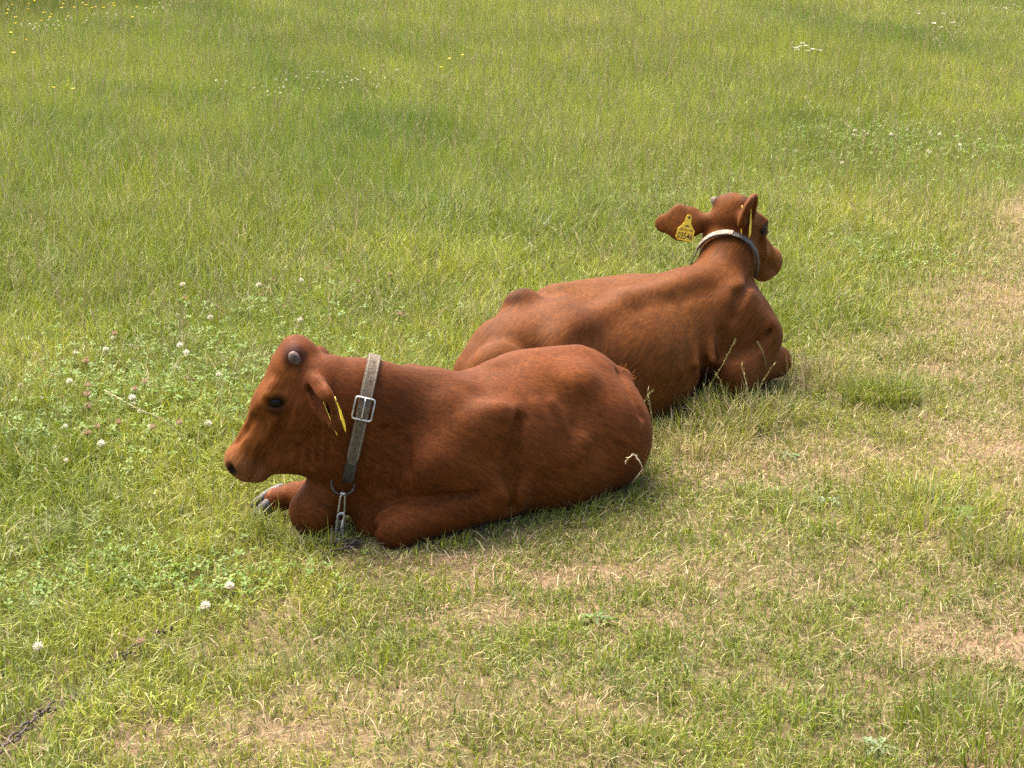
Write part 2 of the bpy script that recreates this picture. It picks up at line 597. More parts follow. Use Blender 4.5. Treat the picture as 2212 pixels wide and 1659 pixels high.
def hoof(root, loc, tip, back, up, size=0.05):
    """cloven hoof: two claws side by side."""
    tip = np.asarray(tip, float); f = unit(np.asarray(tip) - np.asarray(back)); u = np.asarray(up, float); u = unit(u - f * u.dot(f)); s = np.cross(u, f)
    for sg in (-1, 1):
        bm = bmesh.new()
        secs = [(-1.0, .42, .40), (-0.55, .46, .42), (-0.1, .38, .36), (0.35, .22, .26), (0.55, .06, .12)]
        rings = []
        for (a, hgt, wd) in secs:
            ring = []
            for j in range(10):
                an = 2 * math.pi * j / 10
                z = math.sin(an) * hgt
                z = max(z, -0.30)
                z += -0.16 * (a + 1) + 0.12
                y = math.cos(an) * wd * 0.62
                p = np.asarray(tip) + size * (f * (a - 0.5) + u * z + s * (y + sg * (0.27 + 0.05 * a)))
                ring.append(bm.verts.new(p - loc))
            rings.append(ring)
        for a, b in zip(rings, rings[1:]):
            for j in range(10):
                bm.faces.new((a[j], a[(j + 1) % 10], b[(j + 1) % 10], b[j]))
        bm.faces.new(rings[0][::-1]); bm.faces.new(rings[-1])
        bmesh.ops.recalc_face_normals(bm, faces=bm.faces)
        for f_ in bm.faces: f_.smooth = True
        me = bpy.data.meshes.new('hoof'); bm.to_mesh(me); bm.free()
        link_mesh('hoof', me, M['hoof'], root)


def strap_mesh(path, axis, width, thick, t0=0.0, closed=True, taper_end=False):
    """flat strap: path (n,3) on the skin, axis (n,3) strap width direction, outward computed from path centre."""
    P = np.asarray(path, float); A = np.asarray(axis, float)
    c = P.mean(0) if closed else None
    n = len(P)
    bm = bmesh.new()
    rings = []
    T = np.roll(P, -1, 0) - np.roll(P, 1, 0) if closed else np.gradient(P, axis=0)
    for i in range(n):
        t = unit(T[i]); a = unit(A[i] - t * A[i].dot(t)); o = np.cross(t, a)
        if closed and o.dot(P[i] - c) < 0: o = -o
        if not closed and o.dot(t0) < 0: o = -o
        w = width / 2
        if taper_end and i > n - 4: w *= (0.96, 0.8, 0.45)[i - (n - 3)]
        prof = [(-w, 0), (w, 0), (w, thick * .7), (w * .93, thick), (-w * .93, thick), (-w, thick * .7)]
        rings.append([bm.verts.new(P[i] + a * x + o * y) for x, y in prof])
    for i in range(n if closed else n - 1):
        a, b = rings[i], rings[(i + 1) % n]
        for j in range(6):
            bm.faces.new((a[j], a[(j + 1) % 6], b[(j + 1) % 6], b[j]))
    if not closed:
        bm.faces.new(rings[0][::-1]); bm.faces.new(rings[-1])
    bmesh.ops.recalc_face_normals(bm, faces=bm.faces)
    for f_ in bm.faces: f_.smooth = False
    me = bpy.data.meshes.new('strap'); bm.to_mesh(me); bm.free()
    return me


def loop_on_skin(f, centre, normal, start, n=72, gap=0.006, cap=0.3):
    """points where the plane (centre, normal) meets the skin, going round from `start`, and the outward rays."""
    nrm = unit(normal); u = np.asarray(start, float); u = unit(u - nrm * u.dot(nrm)); v = np.cross(nrm, u)
    rr = []
    ds = []
    for j in range(n):
        a = 2 * math.pi * j / n
        d = u * math.cos(a) + v * math.sin(a)
        ds.append(d)
        rr.append(f.cast(centre, d, 0.3))
    rr = np.array(rr)
    rr = np.where(rr > cap, cap * 0.8 if cap < .15 else cap, rr)
    for _ in range(3):
        rr = np.maximum(rr, (np.roll(rr, 1) + np.roll(rr, -1)) / 2)   # a strap bridges hollows
        rr = 0.5 * rr + 0.25 * (np.roll(rr, 1) + np.roll(rr, -1))
    return np.asarray(centre) + (rr + gap)[:, None] * np.array(ds), np.array(ds)


#@@MATERIALS
def hair_like(name, attr=True):
    m = material(name, tuple(COAT), 0.65 if 'hide' in name else 0.9, 0, 0.08 if 'hide' in name else 0.03, 'tint')
    b = m.node_tree.nodes['Principled BSDF']
    b.inputs['Sheen Weight'].default_value = 0.04
    b.inputs['Sheen Roughness'].default_value = 0.4
    b.inputs['Sheen Tint'].default_value = (1.0, 0.6, 0.4, 1)
    return m


M['hide'] = hair_like('red_hide')
_nt = M['hide'].node_tree
_b = _nt.nodes['Principled BSDF']
_fl = _nt.nodes.new('ShaderNodeAttribute'); _fl.attribute_name = 'flow'
_ti = next(n for n in _nt.nodes if n.type == 'ATTRIBUTE' and n.attribute_name == 'tint')
_n1 = _nt.nodes.new('ShaderNodeTexNoise'); _n1.inputs['Scale'].default_value = 130; _n1.inputs['Detail'].default_value = 5; _n1.inputs['Roughness'].default_value = .65
_nt.links.new(_fl.outputs['Vector'], _n1.inputs['Vector'])
_mr = _nt.nodes.new('ShaderNodeMapRange')
for _k, _v in (('From Min', .3), ('From Max', .7), ('To Min', .60), ('To Max', 1.42)):
    _mr.inputs[_k].default_value = _v
_nt.links.new(_n1.outputs['Fac'], _mr.inputs['Value'])
_mx = _nt.nodes.new('ShaderNodeMix'); _mx.data_type = 'RGBA'; _mx.blend_type = 'MULTIPLY'; _mx.inputs['Factor'].default_value = 1
_nt.links.new(_ti.outputs['Color'], _mx.inputs['A']); _nt.links.new(_mr.outputs['Result'], _mx.inputs['B'])
_nt.links.new(_mx.outputs['Result'], _b.inputs['Base Color'])
_n3 = _nt.nodes.new('ShaderNodeTexNoise'); _n3.inputs['Scale'].default_value = 28; _n3.inputs['Detail'].default_value = 3
_nt.links.new(_fl.outputs['Vector'], _n3.inputs['Vector'])
_mr3 = _nt.nodes.new('ShaderNodeMapRange')
for _k, _v in (('From Min', .3), ('From Max', .7), ('To Min', .86), ('To Max', 1.15)):
    _mr3.inputs[_k].default_value = _v
_nt.links.new(_n3.outputs['Fac'], _mr3.inputs['Value'])
_mu = _nt.nodes.new('ShaderNodeMath'); _mu.operation = 'MULTIPLY'
_nt.links.new(_mr.outputs['Result'], _mu.inputs[0]); _nt.links.new(_mr3.outputs['Result'], _mu.inputs[1])
_nt.links.new(_mu.outputs[0], _mx.inputs['B'])
_bp = _nt.nodes.new('ShaderNodeBump'); _bp.inputs['Strength'].default_value = .35; _bp.inputs['Distance'].default_value = .004
_nt.links.new(_n1.outputs['Fac'], _bp.inputs['Height']); _nt.links.new(_bp.outputs['Normal'], _b.inputs['Normal'])
M['hair'] = hair_like('red_hair')
M['eye'] = material('wet_eye', (0.007, 0.005, 0.004), 0.3, 0, 0.16)
M['horn'] = noisy(material('horn', rough=0.7, spec=0.25), 60, (0.070, 0.048, 0.040), (0.175, 0.130, 0.115), 0.5, 120)
M['hoof'] = noisy(material('hoof', rough=0.5), 50, (0.036, 0.032, 0.030), (0.115, 0.105, 0.098), 0.3, 160)
M['tag'] = noisy(material('yellow_tag', rough=0.45), 25, (0.72, 0.50, 0.03), (0.80, 0.62, 0.06))
M['tag_print'] = material('tag_print', (0.03, 0.027, 0.02), 0.6)
M['leather'] = noisy(material('worn_leather', rough=0.7, spec=.25), 70, (0.080, 0.058, 0.036), (0.125, 0.096, 0.064), 0.5, 260)
M['pale_leather'] = noisy(material('pale_leather', rough=0.8, spec=.1), 60, (0.20, 0.16, 0.12), (0.30, 0.25, 0.20), 0.4, 240)
M['dark_leather'] = noisy(material('dark_leather', rough=0.6), 60, (0.016, 0.014, 0.013), (0.05, 0.042, 0.036), 0.4, 200)
M['thread'] = material('thread', (0.42, 0.37, 0.28), 0.8)
M['steel'] = noisy(material('dull_steel', rough=0.32, metal=0.9), 60, (0.30, 0.30, 0.30), (0.60, 0.59, 0.57), 0.2, 200)
M['dark_steel'] = noisy(material('dark_steel', rough=0.45, metal=0.7), 60, (0.045, 0.038, 0.034), (0.13, 0.11, 0.10), 0.3, 200)
M['rust'] = noisy(material('rusty_iron', rough=0.7, metal=0.35), 90, (0.030, 0.020, 0.016), (0.10, 0.075, 0.064), 0.5, 300)


CREASES1 = [
    ([(0.016, 4.385, 0.300), (0.002, 4.352, 0.214), (-0.001, 4.344, 0.157), (-0.004, 4.348, 0.068)], 0.009, 0.04),
    ([(-0.348, 4.256, 0.318), (-0.359, 4.252, 0.229), (-0.377, 4.268, 0.158)], 0.006, 0.02),
    ([(-0.326, 4.264, 0.322), (-0.332, 4.258, 0.227), (-0.351, 4.274, 0.142)], 0.006, 0.02),
    ([(-0.303, 4.272, 0.306), (-0.304, 4.262, 0.212), (-0.319, 4.276, 0.142)], 0.005, 0.02),
    ([(-0.277, 4.272, 0.274), (-0.274, 4.256, 0.202)], 0.005, 0.02),
    ([(-0.504, 4.240, 0.324), (-0.511, 4.254, 0.228)], 0.004, 0.015),
    ([(-0.530, 4.248, 0.302), (-0.537, 4.266, 0.214)], 0.004, 0.015),
    ([(-0.480, 4.236, 0.312), (-0.484, 4.250, 0.223)], 0.004, 0.015),
    ([(-0.560, 4.268, 0.269), (-0.568, 4.280, 0.206)], 0.004, 0.015),
    ([(0.307, 4.746, 0.327), (0.339, 4.672, 0.287), (0.370, 4.640, 0.228)], 0.004, 0.025),
    ([(-0.589, 4.256, 0.363), (-0.618, 4.274, 0.306), (-0.648, 4.282, 0.264)], 0.005, 0.025),
    ([(-0.683, 4.296, 0.337), (-0.708, 4.300, 0.303), (-0.732, 4.302, 0.270)], 0.004, 0.02),
]
CREASES1 += [([(-0.346, 4.220, 0.086), (-0.318, 4.226, 0.110), (-0.262, 4.244, 0.122), (-0.190, 4.262, 0.130), (-0.100, 4.288, 0.128)], .010, .014),
             ([(-0.366, 4.27, .01), (-0.362, 4.226, 0.065), (-0.351, 4.235, 0.095)], .006, .016)]
CREASES2 = [
    ([(0.647, 5.406, 0.149), (0.639, 5.508, 0.037)], 0.022, 0.04),
    ([(0.865, 5.564, 0.224), (0.828, 5.516, 0.189), (0.742, 5.442, 0.170)], 0.008, 0.03),
    ([(0.693, 5.440, 0.250), (0.711, 5.440, 0.171)], 0.003, 0.04),
    ([(0.818, 5.670, 0.382), (0.759, 5.510, 0.358), (0.733, 5.470, 0.290)], 0.003, 0.04),
    ([(0.855, 5.800, 0.482), (0.840, 5.770, 0.423)], 0.004, 0.02),
]


def near_calf():
    f = Field((-0.86, 3.92, -0.03), (0.52, 5.10, 0.66), 0.0055)
    h = unit((-0.82, -0.57, 0)); lf = np.array((-h[1], h[0], 0))      # heading, left
    O = np.array((0.124, 4.70, 0.0))                                  # under the hips
    B = lambda s, l, z: O + h * s + lf * l + np.array((0, 0, z))
    up = (0, 0, 1)
    # barrel, chest
    f.limb(B(0.02, 0.02, .20), B(.22, .02, .195), (.165, .195), (.20, .195), .06, side=up)
    f.limb(B(.22, .02, .195), B(.42, 0, .20), (.20, .190), (.165, .185), .05, side=up)
    f.limb(B(.42, 0, .20), B(.52, 0, .21), (.145, .185), (.115, .17), .05, side=up)
    # withers and shoulders
    f.limb(B(.34, 0, .318), B(.54, 0, .345), (.055, .055), (.05, .05), .06)
    f.ball(B(.43, .105, .235), (.10, .150, .065), .05, fwd=h, up=unit(np.array(up) - .35 * h))
    f.limb(B(.36, .070, .350), B(.47, .155, .225), (.030, .034), (.042, .046), .035)      # shoulder blade ridge
    f.limb(B(.36, .070, .350), B(.30, .110, .290), (.022, .024), (.024, .026), .045)      # its rear edge
    f.ball((-.130, 4.345, .240), (.165, .085, .058), .06, fwd=(-.20, -.05, -.165), up=(0, -.2, 1))  # upper arm and shoulder muscle
    for i_, s_ in enumerate((.225, .165, .105)):                                          # ribs
        f.limb(B(s_ + .03, .165, .315), B(s_ - .01, .215, .17), .012, .014, .028)
    f.ball(B(.42, -.115, .245), (.115, .165, .07), .05, fwd=h, up=up)
    # brisket
    f.limb(B(.56, .0, .20), B(.56, .03, .05), (.085, .09), (.065, .06), .06, side=h)
    f.limb(np.array(W(785, 1040, 4.36)), np.array(W(806, 1135, 4.34)), (.055, .06), (.05, .05), .05)
    # pelvis and rump
    f.limb(B(.10, 0, .33), B(-.10, 0, .31), (.12, .085), (.10, .075), .06, side=up)
    f.ball(B(.010, .112, .335), (.060, .040, .045), .06, fwd=h, up=up)     # hip bones
    f.ball(B(-.175, .070, .262), (.05, .04, .035), .035, fwd=h, up=up)     # pin bone
    f.limb(B(.22, .0, .388), B(-.08, .0, .382), .016, .016, .05)           # spine
    f.ball(B(.0, -.115, .325), (.06, .05, .05), .05, fwd=h, up=up)
    f.limb(B(-.09, 0, .28), B(-.17, 0, .245), (.10, .09), (.08, .07), .06, side=up)
    # thighs
    f.ball(B(-.075, .11, .155), (.165, .165, .115), .05, fwd=h, up=up)
    f.ball(B(-.16, .075, .135), (.105, .14, .095), .05, fwd=h, up=up)
    f.ball(B(-.10, -.12, .15), (.17, .15, .12), .05, fwd=h, up=up)
    f.ball(B(.07, .12, .10), (.14, .12, .10), .06, fwd=h, up=up)     # stifle
    # belly roll on the ground
    f.limb(B(.05, .10, .09), B(.25, .09, .10), (.11, .10), (.10, .10), .06, side=up)
    # far hind leg lying out to the right
    f.limb(B(.02, -.20, .10), B(.22, -.27, .06), .075, .05, .05)
    f.limb(B(.22, -.27, .06), B(.04, -.35, .035), .045, .030, .03)
    f.limb(B(.04, -.35, .035), B(.20, -.40, .03), .028, .028, .02)
    f.limb(B(.24, .16, .06), B(.06, .20, .20), .014, .02, .04)          # fold of the stifle
    # tail
    f.limb(B(-.12, .0, .335), B(-.225, .02, .285), .034, .026, .04)
    f.limb(B(-.225, .02, .285), B(-.245, .02, .25), .026, .024, .03)
    f.limb(B(-.235, .01, .25), B(-.265, .03, .13), .022, .016, .025)
    f.limb(B(-.265, .03, .13), B(-.25, .07, .03), .016, .018, .02)
    # near foreleg: shoulder point, elbow, forearm, knee, shank folded under
    sp = B(.50, .12, .20); el = np.array((-.035, 4.388, .100)); kn = np.array((-.303, 4.250, .050))
    f.limb(sp, el, .075, .072, .05)
    f.limb(el, kn, (.072, .075), (.052, .057), .016, side=up)
    f.ball(kn + (-.01, -.004, -.002), (.057, .057, .055), .018)
    f.limb(kn + np.array((.0, .03, -.02)), np.array((-.09, 4.43, .035)), .035, .03, .02)
    # far foreleg: knee pushed forward, shank out to the side
    k2 = np.array((-.535, 4.33, .060)); e2 = B(.42, -.13, .13)
    f.limb(e2, k2 + np.array((.06, .04, .075)), .08, .068, .04)
    f.limb(k2 + np.array((.06, .04, .075)), k2, (.065, .066), (.064, .074), .03, side=up)
    f.limb(k2 + np.array((0.01, .05, .03)), np.array((-.60, 4.45, .062)), .052, .036, .02)
    f.limb(np.array((-.60, 4.45, .062)), np.array((-.655, 4.445, .050)), .034, .034, .015)
    # neck
    nb = B(.47, 0, .26); 
    c1 = np.array(W(772, 905, 4.345)); c2 = np.array(W(690, 868, 4.325))
    f.limb(nb, c1, (.115, .175), (.092, .160), .06, side=(0.25, 0, 1))
    f.limb(c1, c2, (.092, .160), (.085, .135), .05, side=(0.3, 0, 1))
    f.limb(np.array(W(606, 988, 4.33)), np.array(W(700, 985, 4.335)), (.042, .044), (.058, .054), .03)
    f.limb(np.array(W(700, 962, 4.335)), np.array(W(800, 990, 4.34)), (.07, .07), (.075, .07), .05)   # throat
    # head
    H = Head(W(614, 729, 4.34), (-.99 * .485, -.14 * .485, -.90), (.14, -.99, 0), .388)
    sculpt_head(f, H)
    L = H.L
    ear_dn = unit((.45, -.35, -.75))
    H.ear = sculpt_ear(f, H, 1, unit((.34, -.66, -.34)), (-.66, -.66, -.20), 0.54, .165, ear_dn)
    sculpt_ear(f, H, -1, unit((.35, .85, -.25)), (-.8, .2, -.4), 0.40, .105)
    # creases: behind the elbow, behind the shoulder, folds of the neck
    for pts, r_, k_ in CREASES1:
        for a_, b_ in zip(pts, pts[1:]):
            f.limb(a_, b_, r_, r_, k_, op='cut')
    return f, H, h, lf, B


TONE_SPOTS = {4: [((.012, 5.285, .43), .075, -.45)], 3: [((-.20, 4.40, .38), .20, -.18), ((-.28, 4.34, .40), .15, -.18), ((.16, 4.62, .36), .2, .18)]}  # farther calf's hair whorl; nearer calf darker at neck hollow, lighter at hip


def finish_calf(name, f, H, h, loc, label, seed, base=COAT):
    root = empty(name, loc)
    tag(root, label, 'calf', 'calves lying in the meadow')
    loc = np.array(loc)
    V, F = f.skin()
    keep = V[:, 2] > -0.02
    N = vertex_normals(V, F)
    C = coat_colors(V, N, H, seed, base)
    for (p, rr, amt) in TONE_SPOTS.get(seed, ()):
        C *= (1 + amt * sstep(rr, rr * .4, np.linalg.norm(V - np.array(p), axis=1)))[:, None]
    me = np_mesh('body', V - loc, F, True, C)
    d_ = unit(-np.asarray(h) * .8 + np.array((0, 0, -.6))); e_ = unit(np.cross(d_, (h[1], -h[0], 0))); g_ = np.cross(d_, e_)
    q_ = (V - H.o) / H.L
    isf = ((q_ @ H.e1 > .0) & (-(q_ @ H.e2) < .42) & (np.abs(q_ @ H.e3) < .35))[:, None]
    body_c = np.stack([V @ d_ * .16, V @ e_, V @ g_], -1)
    face_c = np.stack([V @ H.e1 * .16, V @ H.e2, V @ H.e3], -1)
    at = me.attributes.new('flow', 'FLOAT_VECTOR', 'POINT')
    at.data.foreach_set('vector', np.where(isf, face_c, body_c).astype(np.float32).ravel())
    link_mesh('body', me, M['hide'], root)
    return root, loc


def far_calf():
    f = Field((-0.30, 4.72, -0.03), (1.28, 6.25, 0.76), 0.006)
    F1 = unit((.776, .63, 0)); R1 = np.array((F1[1], -F1[0], 0))
    Fp = unit((.88, .47, 0)); Rp = np.array((Fp[1], -Fp[0], 0))
    O = np.array((.077, 5.17, 0))
    A = lambda s, r, z: O + F1 * s + R1 * r + np.array((0, 0, z))
    P = lambda s, r, z: O + Fp * s + Rp * r + np.array((0, 0, z))
    up = np.array((0, 0, 1.0))
    tl = unit(up + .22 * R1)               # the animal leans over on its right side
    # barrel
    f.limb(A(.08, 0, .195), A(.34, .01, .19), (.195, .185), (.215, .195), .06, side=tl)
    f.limb(A(.34, .01, .19), A(.66, 0, .20), (.215, .195), (.165, .195), .06, side=tl)
    f.limb(A(.10, -.03, .35), A(.72, -.01, .375), .04, .045, .07)                       # spine
    f.limb(A(.16, -.12, .375), A(.52, -.11, .365), (.06, .06), (.08, .05), .07)          # far ribs, raised
    f.limb(A(.62, 0, .22), A(.86, .0, .22), (.155, .185), (.13, .16), .06, side=up)     # chest
    f.limb(A(.66, 0, .36), A(.80, .0, .36), .055, .06, .06)                             # withers
    # right shoulder and forearm
    f.ball(A(.76, .12, .24), (.12, .16, .07), .05, fwd=F1, up=up)
    f.ball(A(.885, .10, .20), (.07, .12, .075), .05, fwd=F1, up=up)
    f.ball(A(.76, -.13, .24), (.12, .16, .07), .05, fwd=F1, up=up)
    el = np.array((.735, 5.475, .10)); kn = np.array((.912, 5.69, .078))
    f.limb(A(.90, .12, .18), el, .075, .07, .04)
    f.limb(el, kn, (.066, .075), (.046, .055), .022, side=up)
    f.ball(kn + (.005, .005, .0), .052, .02)
    f.limb(kn + np.array((-.02, .03, -.03)), np.array((.80, 5.60, .035)), .034, .03, .02)
    f.limb(A(.85, -.1, .12), A(1.0, -.12, .07), .07, .05, .04)
    f.limb(A(1.0, -.12, .07), A(.86, -.16, .035), .04, .03, .02)
    f.limb(A(.93, 0, .18), A(.84, 0, .05), (.08, .08), (.07, .06), .05)                  # brisket
    # pelvis
    f.limb(P(.08, 0, .33), P(-.12, .0, .30), (.12, .075), (.10, .07), .06, side=up)
    f.ball(P(.015, -.125, .385), (.065, .055, .045), .06, fwd=Fp, up=up)                    # raised left hip bone
    f.ball(P(.0, .12, .29), (.06, .05, .05), .05, fwd=Fp, up=up)
    f.limb(P(-.10, 0, .29), P(-.21, .02, .23), (.11, .09), (.09, .075), .06, side=up)
    f.ball(P(-.20, .12, .235), (.105, .12, .085), .035, fwd=Fp, up=up)
    f.ball(P(-.02, -.10, .21), (.14, .16, .10), .05, fwd=Fp, up=up)
    f.ball(P(-.06, .14, .13), (.17, .13, .11), .05, fwd=Fp, up=up)
    f.limb(A(.05, .12, .10), A(.45, .10, .10), (.10, .10), (.10, .10), .06, side=up)
    f.limb(P(.06, .17, .09), P(.17, .18, .07), .08, .06, .05)                            # stifle of the right hind leg
    f.limb(P(.17, .18, .06), P(.0, .22, .035), .045, .03, .03)
    f.limb(P(.0, .22, .035), P(.10, .25, .03), .028, .028, .02)
    f.limb(P(-.22, .0, .28), P(-.28, .0, .16), .030, .022, .03)                          # tail
    f.limb(P(-.28, .0, .16), P(-.29, .03, .03), .022, .018, .02)
    f.limb((.135, 5.09, .328), (.367, 5.335, .380), .022, .024, .055)
    f.limb((.367, 5.335, .380), (.665, 5.585, .404), .024, .026, .055)
    f.limb(A(.70, .06, .375), A(.86, .16, .22), (.028, .03), (.045, .05), .04)             # shoulder blade ridge
    for i_, s_ in enumerate((.60, .52, .44, .36)):                                        # ribs
        f.limb(A(s_ + .02, .12, .335), A(s_ - .03, .215, .18), .010, .013, .03)
    f.ball(A(.07, .205, .36), (.07, .05, .035), .055, fwd=F1, up=up, op='cut')               # hollow before the right hip
    # hollows in front of the hips
    f.ball(P(.10, -.13, .46), (.03, .05, .06), .04, fwd=Fp, up=up, op='cut')
    # neck
    n0 = A(.80, 0, .29); n1 = np.array(W(1570, 560, 5.76)); n2 = np.array(W(1566, 500, 5.83))
    f.limb(n0, n1, (.12, .14), (.078, .10), .06, side=(.3, 0.2, 1))
    f.limb(n1, n2, (.078, .10), (.072, .09), .05, side=(.3, .2, 1))
    H = Head(W(1588, 413, 5.80), (.46, .575, -.68), (-.80, .60, -.06), .392)
    sculpt_head(f, H)
    H.ear = sculpt_ear(f, H, 1, unit((-.95, .20, -.10)), (.3, .85, -.3), 0.56, .155, unit((-.93, .2, -.10)))
    H.ear2 = sculpt_ear(f, H, -1, unit((-.06, -.62, .42)), (.86, -.40, -.25), 0.48, .16)
    for pts, r_, k_ in CREASES2:
        for a_, b_ in zip(pts, pts[1:]):
            f.limb(a_, b_, r_, r_, k_, op='cut')
    return f, H, F1, R1, A, P


#@@BUILD_CALVES
f1, H1, h1, l1, B1 = near_calf()


calf1, loc1 = finish_calf('calf', f1, H1, h1, (0.0, 4.52, 0.0),
                          'red-brown calf in profile with a buckled leather collar, nearer of the two', 3)
f2, H2, h2, r2, A2, P2 = far_calf()


calf2, loc2 = finish_calf('calf', f2, H2, h2, (0.45, 5.42, 0.0),
                          'red-brown calf seen from behind with its head raised, farther of the two', 4, COAT * np.array([1.05, 1.20, 1.1]))
head_parts(calf1, H1, loc1)


def hair_tuft(root, loc, centre, spread, direction, n, length, colour, seed, name='hair_tuft'):
    r = np.random.default_rng(seed)
    P = np.asarray(centre) + r.normal(0, 1, (n, 3)) * np.asarray(spread)
    d = np.asarray(direction) + r.normal(0, .45, (n, 3)); d /= np.linalg.norm(d, axis=1, keepdims=True)
    side = r.normal(0, 1, (n, 3)); ln = length * (.6 + .7 * r.random(n))[:, None]
    pts = np.stack([P, P + d * ln * .4 + side * ln * .12, P + d * ln * .8 + side * ln * .05, P + d * ln - side * ln * .12 + np.array((0, 0, -.3)) * ln], 1).reshape(-1, 3) - loc
    hc = bpy.data.hair_curves.new(name)
    hc.add_curves([4] * n)
    hc.points.foreach_set('position', pts.astype(np.float32).ravel())
    at = hc.attributes.get('radius') or hc.attributes.new('radius', 'FLOAT', 'POINT')
    at.data.foreach_set('value', np.tile(np.array([.0008, .0008, .0006, .0002], np.float32), n))
    g = np.ones((n, 4), np.float32); g[:, :3] = np.asarray(colour) * (.7 + .6 * r.random(n))[:, None]
    hc.attributes.new('tint', 'FLOAT_COLOR', 'CURVE').data.foreach_set('color', g.ravel())
    hc.materials.append(M['hair'])
    o = bpy.data.objects.new(name, hc); col.objects.link(o); o.parent = root
    return tag(o, kind='stuff')


hair_tuft(calf1, loc1, B1(-.21, .02, .300), (.016, .016, .014), (.5, -.1, .35), 220, .016, (.17, .060, .015), 61)
head_parts(calf2, H2, loc2)
hoof(calf1, loc1, (-.722, 4.435, .030), (-.62, 4.46, .058), (0.1, -.25, 1), .066)

# tags: the nearer calf's hang edge-on from its drooping ear, the farther one's left tag faces us
m1, _, c1_ = H1.ear
ear_tag(calf1, loc1, m1 + c1_ * .03 * H1.L + np.array((.01, 0, 0)), (.055, 0.02, -.16), (-.97, -.20, -.1), 'yellow ear tag seen nearly edge-on in front of the drooping ear', False)
ear_tag(calf1, loc1, m1 - c1_ * .055 * H1.L + np.array((.01, -.01, .008)), (.045, 0.02, -.17), (.985, .10, .1), 'yellow ear tag seen edge-on behind the drooping ear', False)
e_mid, e_dir, e_cup = H2.ear
e_pin = e_mid - e_cup * .052 * H2.L + np.array((.034, -.02, .020))
ear_tag(calf2, loc2, e_pin, (-.20, -.10, -.95), (.18, -.95, .1), 'yellow ear tag reading 03546 on the outstretched left ear')
ear_tag(calf2, loc2, e_pin + e_cup * .10 * H2.L + np.array((-.008, 0, 0)), (-.24, .05, -.95), (-.18, .95, .1), 'yellow back plate of the ear tag behind the left ear', False)
m2, _, c2_ = H2.ear2
ear_tag(calf2, loc2, m2 - c2_ * .055 * H2.L, (.02, .05, -1), (-.985, .09, .0), 'thin edge of a yellow ear tag beside the right ear', False)
ear_tag(calf2, loc2, m2 + c2_ * .03 * H2.L, (.0, .05, -1), (.96, -.22, .0), 'yellow ear tag turned aside in the hollow of the right ear', False)


# ---------------------------------------------------------------- collars
def project(p):
    x, y, z = p
    dy = y * math.cos(PITCH) + (CAM_H - z) * math.sin(PITCH)
    v = (CAM_H - z) * math.cos(PITCH) - y * math.sin(PITCH)
    return 1106 + x / dy * 3700, 829.5 + v / dy * 3700


def buckle(root, loc, c, along, across, out, hw, hl, r):
    """rounded rectangular wire buckle with its pin."""
    c = np.asarray(c); pts = []
    rc = 0.25
    for (sx, sy, a0) in ((1, 1, 0), (-1, 1, 90), (-1, -1, 180), (1, -1, 270)):
        for a in (0, 30, 60, 90):
            an = R(a0 + a)
            pts.append((sx * (1 - rc) + rc * math.cos(an), sy * (1 - rc) + rc * math.sin(an)))
    P3 = [c + across * hw * x + along * hl * y + out * (0.003 - 0.0015 * abs(y)) - np.asarray(loc) for x, y in pts]
    b = link_mesh('buckle', tube_mesh('buckle', P3, r, 8, True), M['steel'], root)
    pin = link_mesh('buckle_pin', tube_mesh('buckle_pin', [c + along * hl * y + out * z - np.asarray(loc) for y, z in ((1, .003), (.6, .006), (0, .0065), (-.7, .006), (-1, .005))], r * .75, 8), M['steel'], b)
    tag(b, 'square steel buckle')
    return b


# nearer calf: worn brown strap, buckle, dark under-strap, ring
nrm = unit((.925, .02, -.214))
cc = np.array(W(780, 905, 4.345))
loop, rays = loop_on_skin(f1, cc, nrm, (0, 0, 1), 96, 0.007, .165)
cl_loc = tuple(loop[np.argmin(loop[:, 2])])
collar1 = empty('collar', cl_loc)
tag(collar1, 'worn brown leather collar with a square steel buckle on the nearer calf', 'collar', 'leather collars on the calves')
cl = np.array(cl_loc)
o = link_mesh('strap', strap_mesh(loop - cl, np.tile(nrm, (96, 1)), 0.030, 0.004), M['dark_leather'], collar1)
tag(o, 'dark lower part of the strap')
pj = np.array([project(p) for p in loop])
front = [i for i in range(96) if rays[i][1] < 0]
ib = min(front, key=lambda i: abs(pj[i][1] - 889))
it = min(front, key=lambda i: abs(pj[i][1] - 1000))
sel = list(range(-14, ib + 1))
P_ = np.array([loop[i % 96] + rays[i % 96] * 0.0045 for i in sel]) - cl
link_mesh('strap', strap_mesh(P_, np.tile(nrm, (len(sel), 1)), 0.034, 0.004, t0=np.array((0, -1, .2)), closed=False), M['leather'], collar1)
sel = list(range(ib - 3, it + 1))
P_ = np.array([loop[i % 96] + rays[i % 96] * (0.009 if i < ib + 2 else 0.008) for i in sel]) - cl
tg = link_mesh('strap_tongue', strap_mesh(P_, np.tile(nrm, (len(sel), 1)), 0.033, 0.004, t0=np.array((0, -1, .2)), closed=False, taper_end=True), M['leather'], collar1)
al = unit(loop[ib - 2] - loop[ib + 2]); ou = rays[ib]; ac = unit(nrm)
buckle(collar1, cl, loop[ib] + ou * 0.012, al, ac, ou, 0.0255, 0.029, 0.0028)
